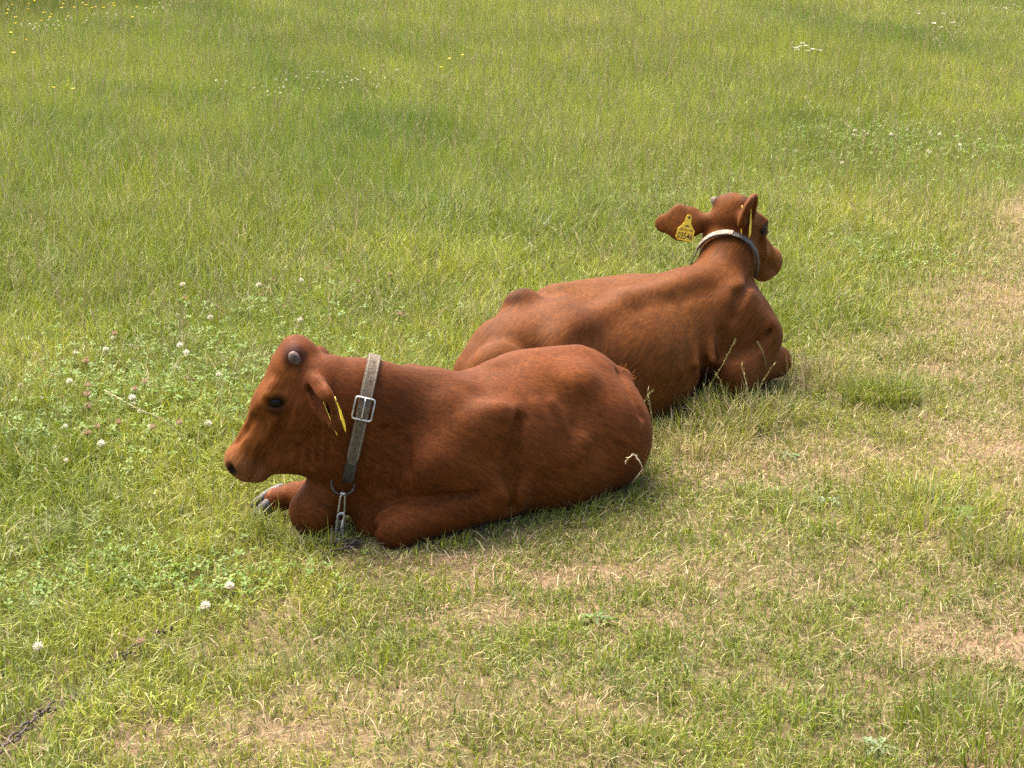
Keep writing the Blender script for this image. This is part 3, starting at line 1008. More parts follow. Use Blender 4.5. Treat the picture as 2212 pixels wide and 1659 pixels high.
# stitches along both edges and punched holes
for sg in (-1, 1):
    bm = bmesh.new()
    for i in range(0, it - 2):
        for t in (0.1, 0.43, 0.76):
            a = loop[i] * (1 - t) + loop[i + 1] * t; b_ = loop[i] * (1 - t - .2) + loop[i + 1] * (t + .2)
            base = 0.0092 if i < ib - 3 else 0.0130
            q0 = a + rays[i] * base + nrm * sg * 0.0125 - cl; q1 = b_ + rays[i] * base + nrm * sg * 0.0125 - cl
            wd = nrm * 0.0006
            vs = [bm.verts.new(v) for v in (q0 - wd, q0 + wd, q1 + wd, q1 - wd)]
            bm.faces.new(vs)
    me = bpy.data.meshes.new('stitching'); bm.to_mesh(me); bm.free()
    o = link_mesh('stitching', me, M['thread'], collar1)
for k, i in enumerate([3, 8, 13, ib + 5, ib + 9, ib + 13]):
    base = 0.0087 if i < ib - 3 else 0.0122
    me = lathe('punched_hole', [(0.0034, 0.0), (0.0030, 0.0006), (0.0004, 0.0006)], 10)
    o = link_mesh('punched_hole', me, M['dark_leather'], collar1)
    o.matrix_local = frame_matrix(loop[i] + rays[i] * base - cl, nrm, rays[i])
# ring hanging below
il = int(np.argmin(loop[:, 2] + 0.35 * loop[:, 1]))
rc_ = np.array(W(741, 1046, 4.275))
rp = []
for j in range(28):
    a = 2 * math.pi * j / 28
    rp.append(rc_ + np.array((.031 * math.cos(a), .004 * math.sin(a), .032 * math.sin(a) * (1.0 if math.sin(a) > 0 else .92))) - cl)
o = link_mesh('ring', tube_mesh('ring', rp, 0.0034, 8, True), M['dark_steel'], collar1)
tag(o, 'dark iron ring hanging below the throat')
kp = link_mesh('ring_keeper', strap_mesh(np.array([rc_ + np.array((-.0, y, z)) - cl for y, z in ((-.007, .060), (-.008, .040), (-.008, .031), (-.002, .026), (.006, .030), (.008, .045), (.010, .060))]), np.tile(np.array((1., 0, 0)), (7, 1)), .040, .003, t0=np.array((0, -1, .0)), closed=False), M['dark_leather'], collar1)

# farther calf: pale strap lapped over a dark one
nrm2 = unit((.30, .88, .36))
cc2 = np.array((.722, 5.745, .435))
loop2, rays2 = loop_on_skin(f2, cc2, nrm2, (0, -.2, 1), 80, 0.009, .125)
cl2 = loop2[np.argmin(loop2[:, 2])]
collar2 = empty('collar', tuple(cl2))
tag(collar2, 'pale leather collar lapped over a dark strap on the farther calf', 'collar', 'leather collars on the calves')
o = link_mesh('strap', strap_mesh(loop2 - cl2, np.tile(nrm2, (80, 1)), 0.023, 0.004), M['dark_leather'], collar2)
pj2 = np.array([project(p) for p in loop2])
vis = [i for i in range(-38, 38)]
i1 = min([i for i in vis if abs(i) < 25], key=lambda i: abs(pj2[i % 80][0] - 1580) + 0.2 * abs(pj2[i % 80][1] - 515))
lefts = -1 if pj2[10][0] > pj2[-10 % 80][0] else 1
sel = list(range(i1, i1 + lefts * 36, lefts))
P_ = np.array([loop2[i % 80] + rays2[i % 80] * 0.0045 for i in sel]) - cl2
o = link_mesh('strap', strap_mesh(P_, np.tile(nrm2, (len(sel), 1)), 0.026, 0.004, t0=np.array((0, -1, .3)), closed=False), M['pale_leather'], collar2)
tag(o, 'pale worn overlapping strap end')
for k in (5, 15):
    i = sel[k]
    me = lathe('punched_hole', [(0.0036, 0.0), (0.0032, 0.0006), (0.0004, 0.0006)], 10)
    o = link_mesh('punched_hole', me, M['dark_leather'], collar2)
    o.matrix_local = frame_matrix(loop2[i % 80] + rays2[i % 80] * 0.0090 - cl2, nrm2, rays2[i % 80])


#@@GROUND
# ---------------------------------------------------------------- ground
def short_line(x):
    """distance at which the grazed turf gives way to the uncut meadow."""
    return np.interp(x, [-4, -1.5, -0.5, 0.1, 0.45, 0.95, 1.6, 2.6, 5], [4.15, 4.3, 4.35, 4.7, 5.05, 5.8, 6.9, 8.6, 12.5])


def meadow(x, y):
    """0 on the grazed turf, 1 in the standing meadow."""
    wob = (fbm(x, y, 1.3, 2, 2) - 0.5) * 1.0
    return sstep(-0.35, 0.9, y - short_line(x) + wob)


def bare(x, y):
    """trodden, nearly bare patches (0..1)."""
    n = fbm(x, y * 1.5, 1.9, 3, 11)
    n2 = fbm(x, y * 1.4, 5.0, 2, 12)
    b = 0.7 * sstep(0.54, 0.80, 0.55 * n + 0.45 * n2) * sstep(-0.9, -0.1, x)
    for (cx, cy, rx, ry, a) in BARE_SPOTS:
        e = ((x - cx) / rx) ** 2 + ((y - cy) / ry) ** 2
        b = np.maximum(b, a * np.exp(-e) * (0.6 + 0.8 * n2))
    return np.clip(b, 0, 1) * (1 - 0.92 * meadow(x, y))


BARE_SPOTS = [(*G(2150, 1390)[:2], .22, .16, 1.0), (*G(2190, 985)[:2], .25, .30, .9), (*G(1750, 1000)[:2], .35, .16, .8),
              (*G(1250, 1250)[:2], .45, .10, .75), (*G(930, 1210)[:2], .35, .06, .8), (*G(600, 1600)[:2], .20, .08, .7),
              (*G(2160, 1640)[:2], .2, .12, .9), (*G(2180, 470)[:2], .3, .5, .8), (*G(2190, 640)[:2], .25, .35, .7),
              (*G(1480, 985)[:2], .12, .12, .8), (*G(330, 1600)[:2], .12, .06, .6), (*G(1500, 880)[:2], .22, .10, .8),
              (*G(1080, 1330)[:2], .3, .06, .6)]


def half_width(y):
    return 0.299 * (0.954 * y + 0.53) + 0.55 + 0.13 * np.maximum(y - 4, 0)


def build_ground():
    xs = np.concatenate([[-400, -120, -40, -15, -9], np.arange(-6, 6.01, 0.08), [9, 15, 40, 120, 400]])
    ys = np.concatenate([[-400, -100, -20, -5, 0], np.arange(1.5, 14, 0.08), np.arange(14, 30, 0.4), [36, 50, 100, 200, 500]])
    X, Y = np.meshgrid(xs, ys, indexing='ij')
    Z = ground_z(X, Y) * sstep(40, 12, np.abs(X)) * sstep(45, 28, Y)
    V = np.stack([X, Y, Z], -1).reshape(-1, 3)
    nx, ny = X.shape
    i = np.arange(nx * ny).reshape(nx, ny)
    F = np.stack([i[:-1, :-1], i[1:, :-1], i[1:, 1:], i[:-1, 1:]], -1).reshape(-1, 4)
    x, y = V[:, 0], V[:, 1]
    md = meadow(x, y); br = bare(x, y)
    far = np.maximum(sstep(14, 26, y), sstep(0, 1.5, np.abs(x) - half_width(y)))
    soil = np.array([0.175, 0.112, 0.070]); thatch = np.array([0.110, 0.085, 0.042]); sod = np.array([0.085, 0.105, 0.022])
    c = thatch[None] * (1 - md)[:, None] + sod[None] * md[:, None]
    c = c * (1 - br)[:, None] + soil[None] * br[:, None]
    c = c * (1 - far)[:, None] + np.array([0.062, 0.070, 0.018])[None] * far[:, None]  # outer ground colour includes the shade that grass blades would cast
    me = np_mesh('meadow_ground', V, F, True, c)
    m = bpy.data.materials.new('soil')
    m.use_nodes = True
    nt = m.node_tree; b = nt.nodes['Principled BSDF']
    b.inputs['Roughness'].default_value = 0.95
    b.inputs['Specular IOR Level'].default_value = 0.1
    at = nt.nodes.new('ShaderNodeAttribute'); at.attribute_name = 'tint'
    tc = nt.nodes.new('ShaderNodeTexCoord')
    n1 = nt.nodes.new('ShaderNodeTexNoise'); n1.inputs['Scale'].default_value = 45; n1.inputs['Detail'].default_value = 8
    nt.links.new(tc.outputs['Object'], n1.inputs['Vector'])
    mr = nt.nodes.new('ShaderNodeMapRange'); mr.inputs['From Min'].default_value = 0.3; mr.inputs['From Max'].default_value = 0.7
    mr.inputs['To Min'].default_value = 0.6; mr.inputs['To Max'].default_value = 1.45
    nt.links.new(n1.outputs['Fac'], mr.inputs['Value'])
    mx = nt.nodes.new('ShaderNodeMix'); mx.data_type = 'RGBA'; mx.blend_type = 'MULTIPLY'; mx.inputs['Factor'].default_value = 1
    nt.links.new(at.outputs['Color'], mx.inputs['A']); nt.links.new(mr.outputs['Result'], mx.inputs['B'])
    nt.links.new(mx.outputs['Result'], b.inputs['Base Color'])
    bp = nt.nodes.new('ShaderNodeBump'); bp.inputs['Strength'].default_value = 0.7; bp.inputs['Distance'].default_value = 0.015
    n2 = nt.nodes.new('ShaderNodeTexNoise'); n2.inputs['Scale'].default_value = 110; n2.inputs['Detail'].default_value = 6
    nt.links.new(tc.outputs['Object'], n2.inputs['Vector'])
    nt.links.new(n2.outputs['Fac'], bp.inputs['Height']); nt.links.new(bp.outputs['Normal'], b.inputs['Normal'])
    tag(link_mesh('ground', me, m), kind='structure')


build_ground()


# ---------------------------------------------------------------- grass
def leaf_material(name, trans=0.38, rough=0.5, spec=0.35):
    m = bpy.data.materials.new(name)
    m.use_nodes = True
    nt = m.node_tree; b = nt.nodes['Principled BSDF']; out = nt.nodes['Material Output']
    b.inputs['Roughness'].default_value = rough
    b.inputs['Specular IOR Level'].default_value = spec
    at = nt.nodes.new('ShaderNodeAttribute'); at.attribute_name = 'tint'
    tr = nt.nodes.new('ShaderNodeBsdfTranslucent')
    mix = nt.nodes.new('ShaderNodeMixShader'); mix.inputs[0].default_value = trans
    nt.links.new(at.outputs['Color'], b.inputs['Base Color'])
    nt.links.new(at.outputs['Color'], tr.inputs['Color'])
    nt.links.new(b.outputs[0], mix.inputs[1]); nt.links.new(tr.outputs[0], mix.inputs[2])
    nt.links.new(mix.outputs[0], out.inputs['Surface'])
    return m


M['grass'] = leaf_material('grass_blades')
M['straw'] = leaf_material('dry_straw', 0.2, 0.65, 0.25)

GREEN = np.array([0.140, 0.188, 0.016])
LIME = np.array([0.246, 0.280, 0.030])
DARKG = np.array([0.065, 0.110, 0.014])
BLUEG = np.array([0.175, 0.220, 0.085])
OLIVE = np.array([0.215, 0.200, 0.048])
STRAW = np.array([0.380, 0.315, 0.175])
TAN = np.array([0.260, 0.175, 0.105])


def scatter(y0, y1, dens, seed):
    r = np.random.default_rng(seed)
    w1 = half_width(y1)
    n = int(dens * 2 * w1 * (y1 - y0))
    x = (r.random(n) * 2 - 1) * w1
    y = y0 + (y1 - y0) * r.random(n)
    k = np.abs(x) < half_width(y)
    return x[k], y[k], r


def in_calf(x, y, z, margin=0.004):
    """true where a point lies inside (or right against) a calf."""
    p = np.stack([x, y, z], -1)
    inside = np.zeros(len(x), bool)
    for f in (f1, f2):
        hi = f.lo + f.h * (f.n - 1.001)
        k = ((p[:, :2] > f.lo[:2]) & (p[:, :2] < hi[:2]) & (p[:, 2:3] < hi[2]).all(1)[:, None]).all(1)
        if k.any():
            q = np.clip(p[k], f.lo + 1e-4, hi)
            inside[np.nonzero(k)[0]] |= f.sample(q) < margin
    return inside


def near_chain(x, y):
    d = np.full(len(x), 9.0)
    for a, b in list(zip(CHAIN_PATH, CHAIN_PATH[1:]))[:2] + list(zip(CHAIN_PATH, CHAIN_PATH[1:]))[9:]:
        a = np.array(a[:2]); b = np.array(b[:2]); ab = b - a
        t = np.clip(((x - a[0]) * ab[0] + (y - a[1]) * ab[1]) / ab.dot(ab), 0, 1)
        d = np.minimum(d, np.hypot(x - a[0] - t * ab[0], y - a[1] - t * ab[1]))
    return d


def blades(x, y, h, w, lean, az, colr, r, bend=0.5, segs=2, face=None, z0=None):
    """build blade geometry; returns verts, tris, colours."""
    n = len(x)
    zb = (ground_z(x, y) if z0 is None else z0) - 0.004
    dx, dy = np.cos(az), np.sin(az)
    fa = r.random(n) * 6.283 if face is None else face
    wx, wy = np.cos(fa) * w * 0.5, np.sin(fa) * w * 0.5
    up1 = np.cos(lean * (1 - bend) * 0.9); out1 = np.sin(lean * (1 - bend) * 0.9)
    la2 = lean * (1 + bend)
    up2 = np.cos(la2); out2 = np.sin(la2)
    mx = x + dx * out1 * h * 0.52; my = y + dy * out1 * h * 0.52; mz = zb + up1 * h * 0.52
    tx = mx + dx * out2 * h * 0.48; ty = my + dy * out2 * h * 0.48; tz = np.maximum(mz + up2 * h * 0.48, zb + 0.006)
    if segs == 2:
        V = np.stack([np.stack([x - wx, y - wy, zb], -1), np.stack([x + wx, y + wy, zb], -1),
                      np.stack([mx + wx * .85, my + wy * .85, mz], -1), np.stack([mx - wx * .85, my - wy * .85, mz], -1),
                      np.stack([tx, ty, tz], -1)], 1)
        T = np.array([[0, 1, 2], [0, 2, 3], [3, 2, 4]])
        k = 5
    else:
        V = np.stack([np.stack([x - wx, y - wy, zb], -1), np.stack([x + wx, y + wy, zb], -1), np.stack([tx, ty, tz], -1)], 1)
        T = np.array([[0, 1, 2]])
        k = 3
    F = (np.arange(n) * k)[:, None, None] + T[None]
    C = np.repeat(colr[:, None, :], k, 1)
    return V.reshape(-1, 3), F.reshape(-1, 3), C.reshape(-1, 3), (tx, ty, tz, mx, my, mz)


def emit(name, chunks, mat, label, cat):
    off = 0; Vs, Fs, Cs = [], [], []
    for V, F, C in chunks:
        Vs.append(V); Fs.append(F + off); Cs.append(C); off += len(V)
    o = link_mesh(name, np_mesh(name, np.concatenate(Vs), np.concatenate(Fs), False, np.concatenate(Cs)), mat)
    return tag(o, label, cat, kind='stuff')


def mixc(a, b, t):
    return a * (1 - t)[:, None] + b * t[:, None]


U0, U1 = G(0, 78), G(480, 2)


def uncut(x, y):
    """1 in the long dark strip beyond the flower line in the far left corner."""
    dx, dy = U1[0] - U0[0], U1[1] - U0[1]
    d = ((y - U0[1]) * dx - (x - U0[0]) * dy) / math.hypot(dx, dy)
    return sstep(-0.2, 0.6, d + 0.6 * (fbm(x, y, .8, 2, 81) - .5)) * sstep(1.5, -1.0, x)


def grass_colour(x, y, r, dry):
    n = len(x)
    g = fbm(x + .3 * y, y * .5, 1.6, 3, 21)
    g2 = fbm(x, y, 7.0, 2, 22)
    c = mixc(np.tile(GREEN, (n, 1)), np.tile(LIME, (n, 1)), np.clip(sstep(0.35, 0.7, g) * 0.7 + 0.35 * (r.random(n) - .3), 0, 1))
    c = mixc(c, np.tile(DARKG, (n, 1)), (r.random(n) < 0.16) * 0.8)
    c = mixc(c, np.tile(BLUEG, (n, 1)), (r.random(n) < 0.16 + 0.25 * sstep(.5, .7, g2)) * 0.75)
    isdry = r.random(n) < dry
    c = mixc(c, np.tile(OLIVE, (n, 1)), (r.random(n) < dry * 0.8) * 0.7)
    c = mixc(c, np.tile(STRAW, (n, 1)), isdry * (0.45 + 0.5 * r.random(n)))
    low = fbm(x + .35 * y, y * .30, .6, 2, 23); clump = fbm(x, y, 4.5, 2, 24)
    tone = 0.90 + 0.20 * sstep(.3, .7, low) + 0.40 * (clump - .5)
    c = c * np.stack([tone * (.94 + .14 * sstep(.3, .7, low)), tone, tone], -1)
    c = c * (1 - 0.32 * uncut(x, y))[:, None]
    return c * (0.72 + 0.55 * r.random(n))[:, None]


def dryness(x, y):
    right = sstep(0.6, 2.2, x - 0.12 * (y - 4)) * sstep(13, 7, y)
    d = 0.07 + 0.18 * sstep(.42, .68, fbm(x, y, 1.2, 3, 31)) + 0.30 * right + 0.40 * bare(x, y)
    d = d * (1 - 0.5 * meadow(x, y))
    return np.clip(d, 0.05, 0.9)


def grow_grass():
    turf, tall = [], []
    # grazed turf and the meadow's undergrowth
    for (y0, y1, dens, segs) in ((2.3, 4.2, 17000, 2), (4.2, 6.2, 14000, 2), (6.2, 8.5, 8000, 2), (8.5, 12, 4200, 1), (12, 17, 2600, 1), (17, 27, 1300, 1)):
        x, y, r = scatter(y0, y1, dens, int(y0 * 10))
        md = meadow(x, y); br = bare(x, y)
        tuft = fbm(x, y, 9.0, 2, 41)
        keep = r.random(len(x)) < (1 - 0.55 * br) * (0.6 + 0.75 * sstep(.35, .65, tuft))
        x, y, md, br, tuft = x[keep], y[keep], md[keep], br[keep], tuft[keep]
        n = len(x)
        leftgreen = sstep(-0.3, -1.1, x) * sstep(4.9, 3.6, y)
        back = sstep(6.2, 8.5, y) * sstep(2.2, -0.5, x - 0.20 * (y - 7))
        h = (0.028 + 0.045 * r.random(n) ** 1.5 + 0.035 * sstep(.5, .8, tuft) * r.random(n)) * (1 - 0.35 * br)
        h = h * (1 + 0.5 * leftgreen) + md * (0.045 + 0.035 * r.random(n)) + md * back * (0.035 + 0.06 * r.random(n))
        for f_ in (f1, f2):
            q_ = np.stack([x, y, np.full(n, .05)], -1)
            k_ = ((q_ > f_.lo) & (q_ < f_.lo + f_.h * (f_.n - 1.001))).all(1)
            dd = np.full(n, 1.0); dd[k_] = f_.sample(q_[k_])
            h = h * (0.72 + 0.28 * sstep(.02, .16, dd))
        ch = near_chain(x, y)
        h *= 0.22 + 0.78 * sstep(0.01, 0.05, ch)
        w = (0.0020 + 0.0026 * r.random(n) ** 2) * (1 + 0.05 * np.maximum(y - 4, 0)) * (1 + .25 * md)
        lean = np.clip(np.abs(r.normal(0.95, 0.45, n)) * (1 - 0.42 * md), 0, 1.5)
        az = r.random(n) * 6.283
        c = grass_colour(x, y, r, dryness(x, y))
        V, F, C, (tx, ty, tz, mx, my, mz) = blades(x, y, h, w, lean, az, c, r, 0.5, segs)
        bad = in_calf(x, y, np.full(n, .02), .003) | in_calf(tx, ty, tz) | in_calf(mx, my, mz)
        k = 5 if segs == 2 else 3
        V = V.reshape(n, k, 3)[~bad]; C = C.reshape(n, k, 3)[~bad]
        m = len(V); t = F.reshape(n, -1, 3)[:m]
        turf.append((V.reshape(-1, 3), t.reshape(-1, 3), C.reshape(-1, 3)))
    emit('turf_grass', turf, M['grass'], 'short grazed grass covering the whole field', 'grass')
    # standing meadow blades
    for (y0, y1, dens, segs) in ((3.6, 6.2, 1500, 2), (6.2, 9, 1700, 2), (9, 13, 1300, 2), (13, 18, 850, 1), (18, 27, 450, 1)):
        x, y, r = scatter(y0, y1, dens, int(y0 * 10) + 1)
        md = meadow(x, y)
        pat = sstep(.30, .70, fbm(x + .3 * y, y * .45, 1.2, 3, 51))
        keep = r.random(len(x)) < md * (0.25 + 0.75 * pat)
        x, y, md, pat = x[keep], y[keep], md[keep], pat[keep]
        n = len(x)
        back = sstep(5.6, 8.5, y) * sstep(3.0, 0.0, x - 0.22 * (y - 7))
        h = (0.07 + 0.05 * r.random(n)) + back * (0.06 + 0.09 * r.random(n)) * (0.6 + .7 * pat) + 0.14 * uncut(x, y)
        w = (0.0022 + 0.002 * r.random(n)) * (1 + 0.05 * np.maximum(y - 4, 0))
        lean = np.abs(r.normal(0.30, 0.25, n))
        az = r.random(n) * 6.283
        c = grass_colour(x, y, r, dryness(x, y) * .8) * 1.05
        V, F, C, (tx, ty, tz, mx, my, mz) = blades(x, y, h, w, lean, az, c, r, 0.55, segs)
        bad = in_calf(x, y, np.full(n, .02), .01) | in_calf(tx, ty, tz) | in_calf(mx, my, mz)
        k = 5 if segs == 2 else 3
        V = V.reshape(n, k, 3)[~bad]; C = C.reshape(n, k, 3)[~bad]
        m = len(V); t = F.reshape(n, -1, 3)[:m]
        tall.append((V.reshape(-1, 3), t.reshape(-1, 3), C.reshape(-1, 3)))
    emit('meadow_grass', tall, M['grass'], 'taller standing meadow grass behind the calves', 'grass')
    # dead straw lying in the turf
    lit = []
    for (y0, y1, dens) in ((2.3, 4.2, 4200), (4.2, 6.5, 3600), (6.5, 10, 1200)):
        x, y, r = scatter(y0, y1, dens, int(y0 * 10) + 2)
        md = meadow(x, y); br = bare(x, y)
        keep = r.random(len(x)) < (1 - 0.8 * md) * (0.14 + 0.50 * br + 0.25 * sstep(.5, .7, fbm(x, y, 3, 2, 61)))
        x, y, br = x[keep], y[keep], br[keep]
        n = len(x)
        h = 0.02 + 0.05 * r.random(n) ** 2
        c = mixc(np.tile(STRAW, (n, 1)), np.tile(TAN, (n, 1)), r.random(n)) * (0.7 + .6 * r.random(n))[:, None]
        lean = np.clip(r.normal(1.25, 0.2, n), 0.6, 1.5)
        V, F, C, (tx, ty, tz, mx, my, mz) = blades(x, y, h, 0.0018 + 0.0014 * r.random(n), lean, r.random(n) * 6.283, c, r, 0.1, 2, z0=ground_z(x, y) + 0.008 + 0.012 * r.random(n))
        bad = in_calf(x, y, np.full(n, .02), .003) | in_calf(tx, ty, tz)
        V = V.reshape(n, 5, 3)[~bad]; C = C.reshape(n, 5, 3)[~bad]
        m = len(V); t = F.reshape(n, -1, 3)[:m]
        lit.append((V.reshape(-1, 3), t.reshape(-1, 3), C.reshape(-1, 3)))
    emit('dry_litter', lit, M['straw'], 'dead straw and dry stems lying in the grazed turf', 'straw')


CHAIN_PATH = [G(735, 1186), G(772, 1181), G(748, 1198), G(690, 1208), G(600, 1250), G(500, 1290), G(385, 1350), G(300, 1410), G(222, 1458), G(150, 1520), G(75, 1580), G(-10, 1645), G(-120, 1740)]
grow_grass()


# flowering stems with seed heads
def stalk_geo(x, y, h, lean, az, r, head, hw, c_stem, c_head, w=0.0016):
    """thin bent stem with alternating spikelets towards the tip: arrays -> chunk."""
    Vs, Fs, Cs = [], [], []
    n = len(x)
    zb = ground_z(x, y)
    dx, dy = np.cos(az), np.sin(az)
    K = 5
    ts = np.linspace(0, 1, K)
    an = lean[:, None] * (0.25 + 1.3 * ts[None] ** 1.6)
    seg = h[:, None] / (K - 1)
    px = np.concatenate([np.zeros((n, 1)), np.cumsum(np.sin(an[:, 1:]) * seg, 1)], 1)
    pz = np.concatenate([np.zeros((n, 1)), np.cumsum(np.cos(an[:, 1:]) * seg, 1)], 1)
    P = np.stack([x[:, None] + dx[:, None] * px, y[:, None] + dy[:, None] * px, zb[:, None] + pz], -1)
    ww = w * np.array([1, .9, .8, .7, .5])
    sid = np.stack([np.ones(n), np.zeros(n), np.zeros(n)], -1)
    V = np.stack([P - sid[:, None] * ww[None, :, None] * .5, P + sid[:, None] * ww[None, :, None] * .5], 2).reshape(n, 2 * K, 3)
    T = []
    for k in range(K - 1):
        a = 2 * k
        T += [[a, a + 1, a + 3], [a, a + 3, a + 2]]
    F = (np.arange(n) * 2 * K)[:, None, None] + np.array(T)[None]
    Vs.append(V.reshape(-1, 3)); Fs.append(F.reshape(-1, 3)); Cs.append(np.repeat(c_stem, 2 * K, 0))
    off = n * 2 * K
    S = 8                                     # spikelets
    for s in range(S):
        t = 1 - head * (s / (S - 1))
        i = np.minimum((t * (K - 1)), K - 1.001); i0 = int(np.floor(i)); fr = i - i0
        b = P[:, i0] * (1 - fr) + P[:, i0 + 1] * fr
        d = P[:, i0 + 1] - P[:, i0]; d /= np.linalg.norm(d, axis=1, keepdims=True)
        a = r.random(n) * 6.283
        o = np.stack([np.cos(a), np.sin(a), np.zeros(n)], -1)
        ln = hw * (1.1 + .5 * r.random(n))[:, None]
        tip = b + d * ln * 1.5 + o * ln * .75
        md_ = b + d * ln * .7 + o * ln * .45
        q = np.cross(d, o) * hw * .28
        V = np.stack([b, md_ - q, tip, md_ + q], 1)
        F = off + (np.arange(n) * 4)[:, None, None] + np.array([[0, 1, 2], [0, 2, 3]])[None]
        Vs.append(V.reshape(-1, 3)); Fs.append(F.reshape(-1, 3)); Cs.append(np.repeat(c_head, 4, 0))
        off += n * 4
    return np.concatenate(Vs), np.concatenate(Fs), np.concatenate(Cs)


def grow_stalks():
    ch = []
    for (y0, y1, dens) in ((3.2, 5.5, 22), (5.5, 8, 110), (8, 12, 85), (12, 18, 60), (18, 26, 30)):
        x, y, r = scatter(y0, y1, dens, int(y0 * 10) + 3)
        md = meadow(x, y)
        keep = (r.random(len(x)) < 0.12 + md * (.35 + .5 * sstep(.3, .6, fbm(x, y, .9, 2, 71)))) & ~in_calf(x, y, np.full(len(x), .02), .03)
        x, y, md = x[keep], y[keep], md[keep]; n = len(x)
        back = sstep(6, 9, y)
        h = 0.10 + .07 * r.random(n) + md * .06 + back * (.05 + .12 * r.random(n))
        lean = np.abs(r.normal(.3, .25, n))
        az = r.random(n) * 6.283
        k = r.random(n)[:, None]
        brown = (r.random(n) < .08)[:, None]
        hd = np.where(brown, np.array([.20, .13, .075]), (STRAW * .6 + OLIVE * .4) * (.6 + .4 * k))
        st = OLIVE * .8 * (1 - k) + STRAW * .75 * k
        ck = stalk_geo(x, y, h, lean, az, r, .33, .006 * (1 + .04 * np.mean(y)), st, hd, .0013 * (1 + .06 * (np.mean(y) - 4)))
        ch.append(ck)
    emit('seed_stalks', ch, M['straw'], 'thin flowering grass stems with seed heads across the meadow', 'grass')


grow_stalks()


# ---------------------------------------------------------------- chain and snap hook
chain = empty('tether_chain', CHAIN_PATH[0])
tag(chain, 'rusty tether chain with a steel snap hook running from the collar ring across the turf', 'chain')
ch0 = np.array(CHAIN_PATH[0])


def link_proto(L_=0.030, W_=0.0075, r_=0.0026):
    pts = []
    for j in range(6):
        a = -math.pi / 2 + math.pi * j / 5
        pts.append((L_ / 2 - W_ + W_ * math.cos(a), W_ * math.sin(a), 0))
    for j in range(6):
        a = math.pi / 2 + math.pi * j / 5
        pts.append((-L_ / 2 + W_ + W_ * math.cos(a), W_ * math.sin(a), 0))
    me = tube_mesh('link', pts, r_, 6, True)
    me.materials.append(M['rust'])
    return me


def lay_chain():
    me = link_proto()
    P = np.array(CHAIN_PATH)
    seg = np.linalg.norm(np.diff(P, axis=0), axis=1)
    cum = np.concatenate([[0], np.cumsum(seg)])
    pitch = 0.0225
    for i in range(int(cum[-1] / pitch)):
        s = i * pitch
        p = np.array([np.interp(s, cum, P[:, q]) for q in range(3)])
        p2 = np.array([np.interp(s + 0.01, cum, P[:, q]) for q in range(3)])
        d = p2 - p
        wob = 0.006 * math.sin(i * 0.9) + random.uniform(-.002, .002)
        z = float(ground_z(np.array([p[0]]), np.array([p[1]]))[0]) + 0.013 + 0.004 * math.sin(i * .37)
        if 0.12 < s < 0.62: z -= 0.010
        if s > 1.15: z += 0.008
        o = bpy.data.objects.new('link', me)
        col.objects.link(o)
        o.parent = chain
        side = np.array((-d[1], d[0], 0)); side /= np.linalg.norm(side)
        o.location = Vector(p + side * wob * .5) - Vector(ch0)
        o.location.z = z - ch0[2]
        o.rotation_euler = ((R(35) if i % 2 else R(-55)) + random.uniform(-.3, .3), random.uniform(-.15, .15), math.atan2(d[1], d[0]) + random.uniform(-.2, .2))


lay_chain()


def wire_loop(pts2, c, ux, uz, r, name, mat, parent, rel):
    P3 = [np.asarray(c) + np.asarray(ux) * x + np.asarray(uz) * z - rel for x, z in pts2]
    return link_mesh(name, tube_mesh(name, P3, r, 8, True), mat, parent)


def drop(hw_top, hw_bot, L_, n=10):
    """closed teardrop outline hanging from (0,0) to (0,-L)."""
    pts = []
    for j in range(n):
        a = math.pi * j / (n - 1)
        pts.append((hw_top * math.cos(a), hw_top * math.sin(a) - hw_top))
    for j in range(n):
        a = math.pi + math.pi * j / (n - 1)
        pts.append((hw_bot * math.cos(a), hw_bot * math.sin(a) - L_ + hw_bot))
    return pts


top_h = np.array(W(741, 1066, 4.268)); bot_h = np.array(W(731, 1172, 4.262))
dn = unit(top_h - bot_h); sx_ = unit((1, .25, 0)); full = np.linalg.norm(top_h - bot_h)
hook = wire_loop(drop(.0085, .0095, full * .60), top_h - dn * full * .40, sx_, dn, .0042, 'snap_hook', M['steel'], chain, ch0)
tag(hook, 'bright steel snap hook hanging from the ring')
o = wire_loop(drop(.006, .0085, full * .40), top_h - dn * .004, sx_, dn, .0030, 'hook_eye', M['steel'], hook, ch0)
sw = link_mesh('swivel', lathe('swivel', [(.004, -.004), (.0085, -.003), (.0085, .003), (.006, .0045), (.001, .005)], 12), M['steel'], hook)
sw.matrix_local = frame_matrix(top_h - ch0, sx_, dn)
gt = link_mesh('hook_gate', tube_mesh('hook_gate', [top_h - dn * full * t + sx_ * s_ - ch0 for t, s_ in ((.52, .007), (.7, .0035), (.9, .002))], .003, 8), M['steel'], hook)
lr = link_mesh('hook_collar', lathe('hook_collar', [(.0075, -.004), (.009, -.002), (.009, .002), (.0075, .004)], 12), M['steel'], hook)
lr.matrix_local = frame_matrix(top_h - dn * full * .93 - ch0, sx_, dn)


# ---------------------------------------------------------------- clover leaves (ground cover)
CLOVER_PATCHES = [(*G(430, 830)[:2], .55, .55, 1), (*G(300, 920)[:2], .45, .4, .9), (*G(190, 1260)[:2], .35, .22, .5), (*G(1500, 440)[:2], .9, .7, .4),
                  (*G(1850, 560)[:2], .5, .4, .5), (*G(640, 700)[:2], .4, .5, .5), (*G(1950, 330)[:2], .9, .9, .5), (*G(470, 1270)[:2], .25, .14, .7)]


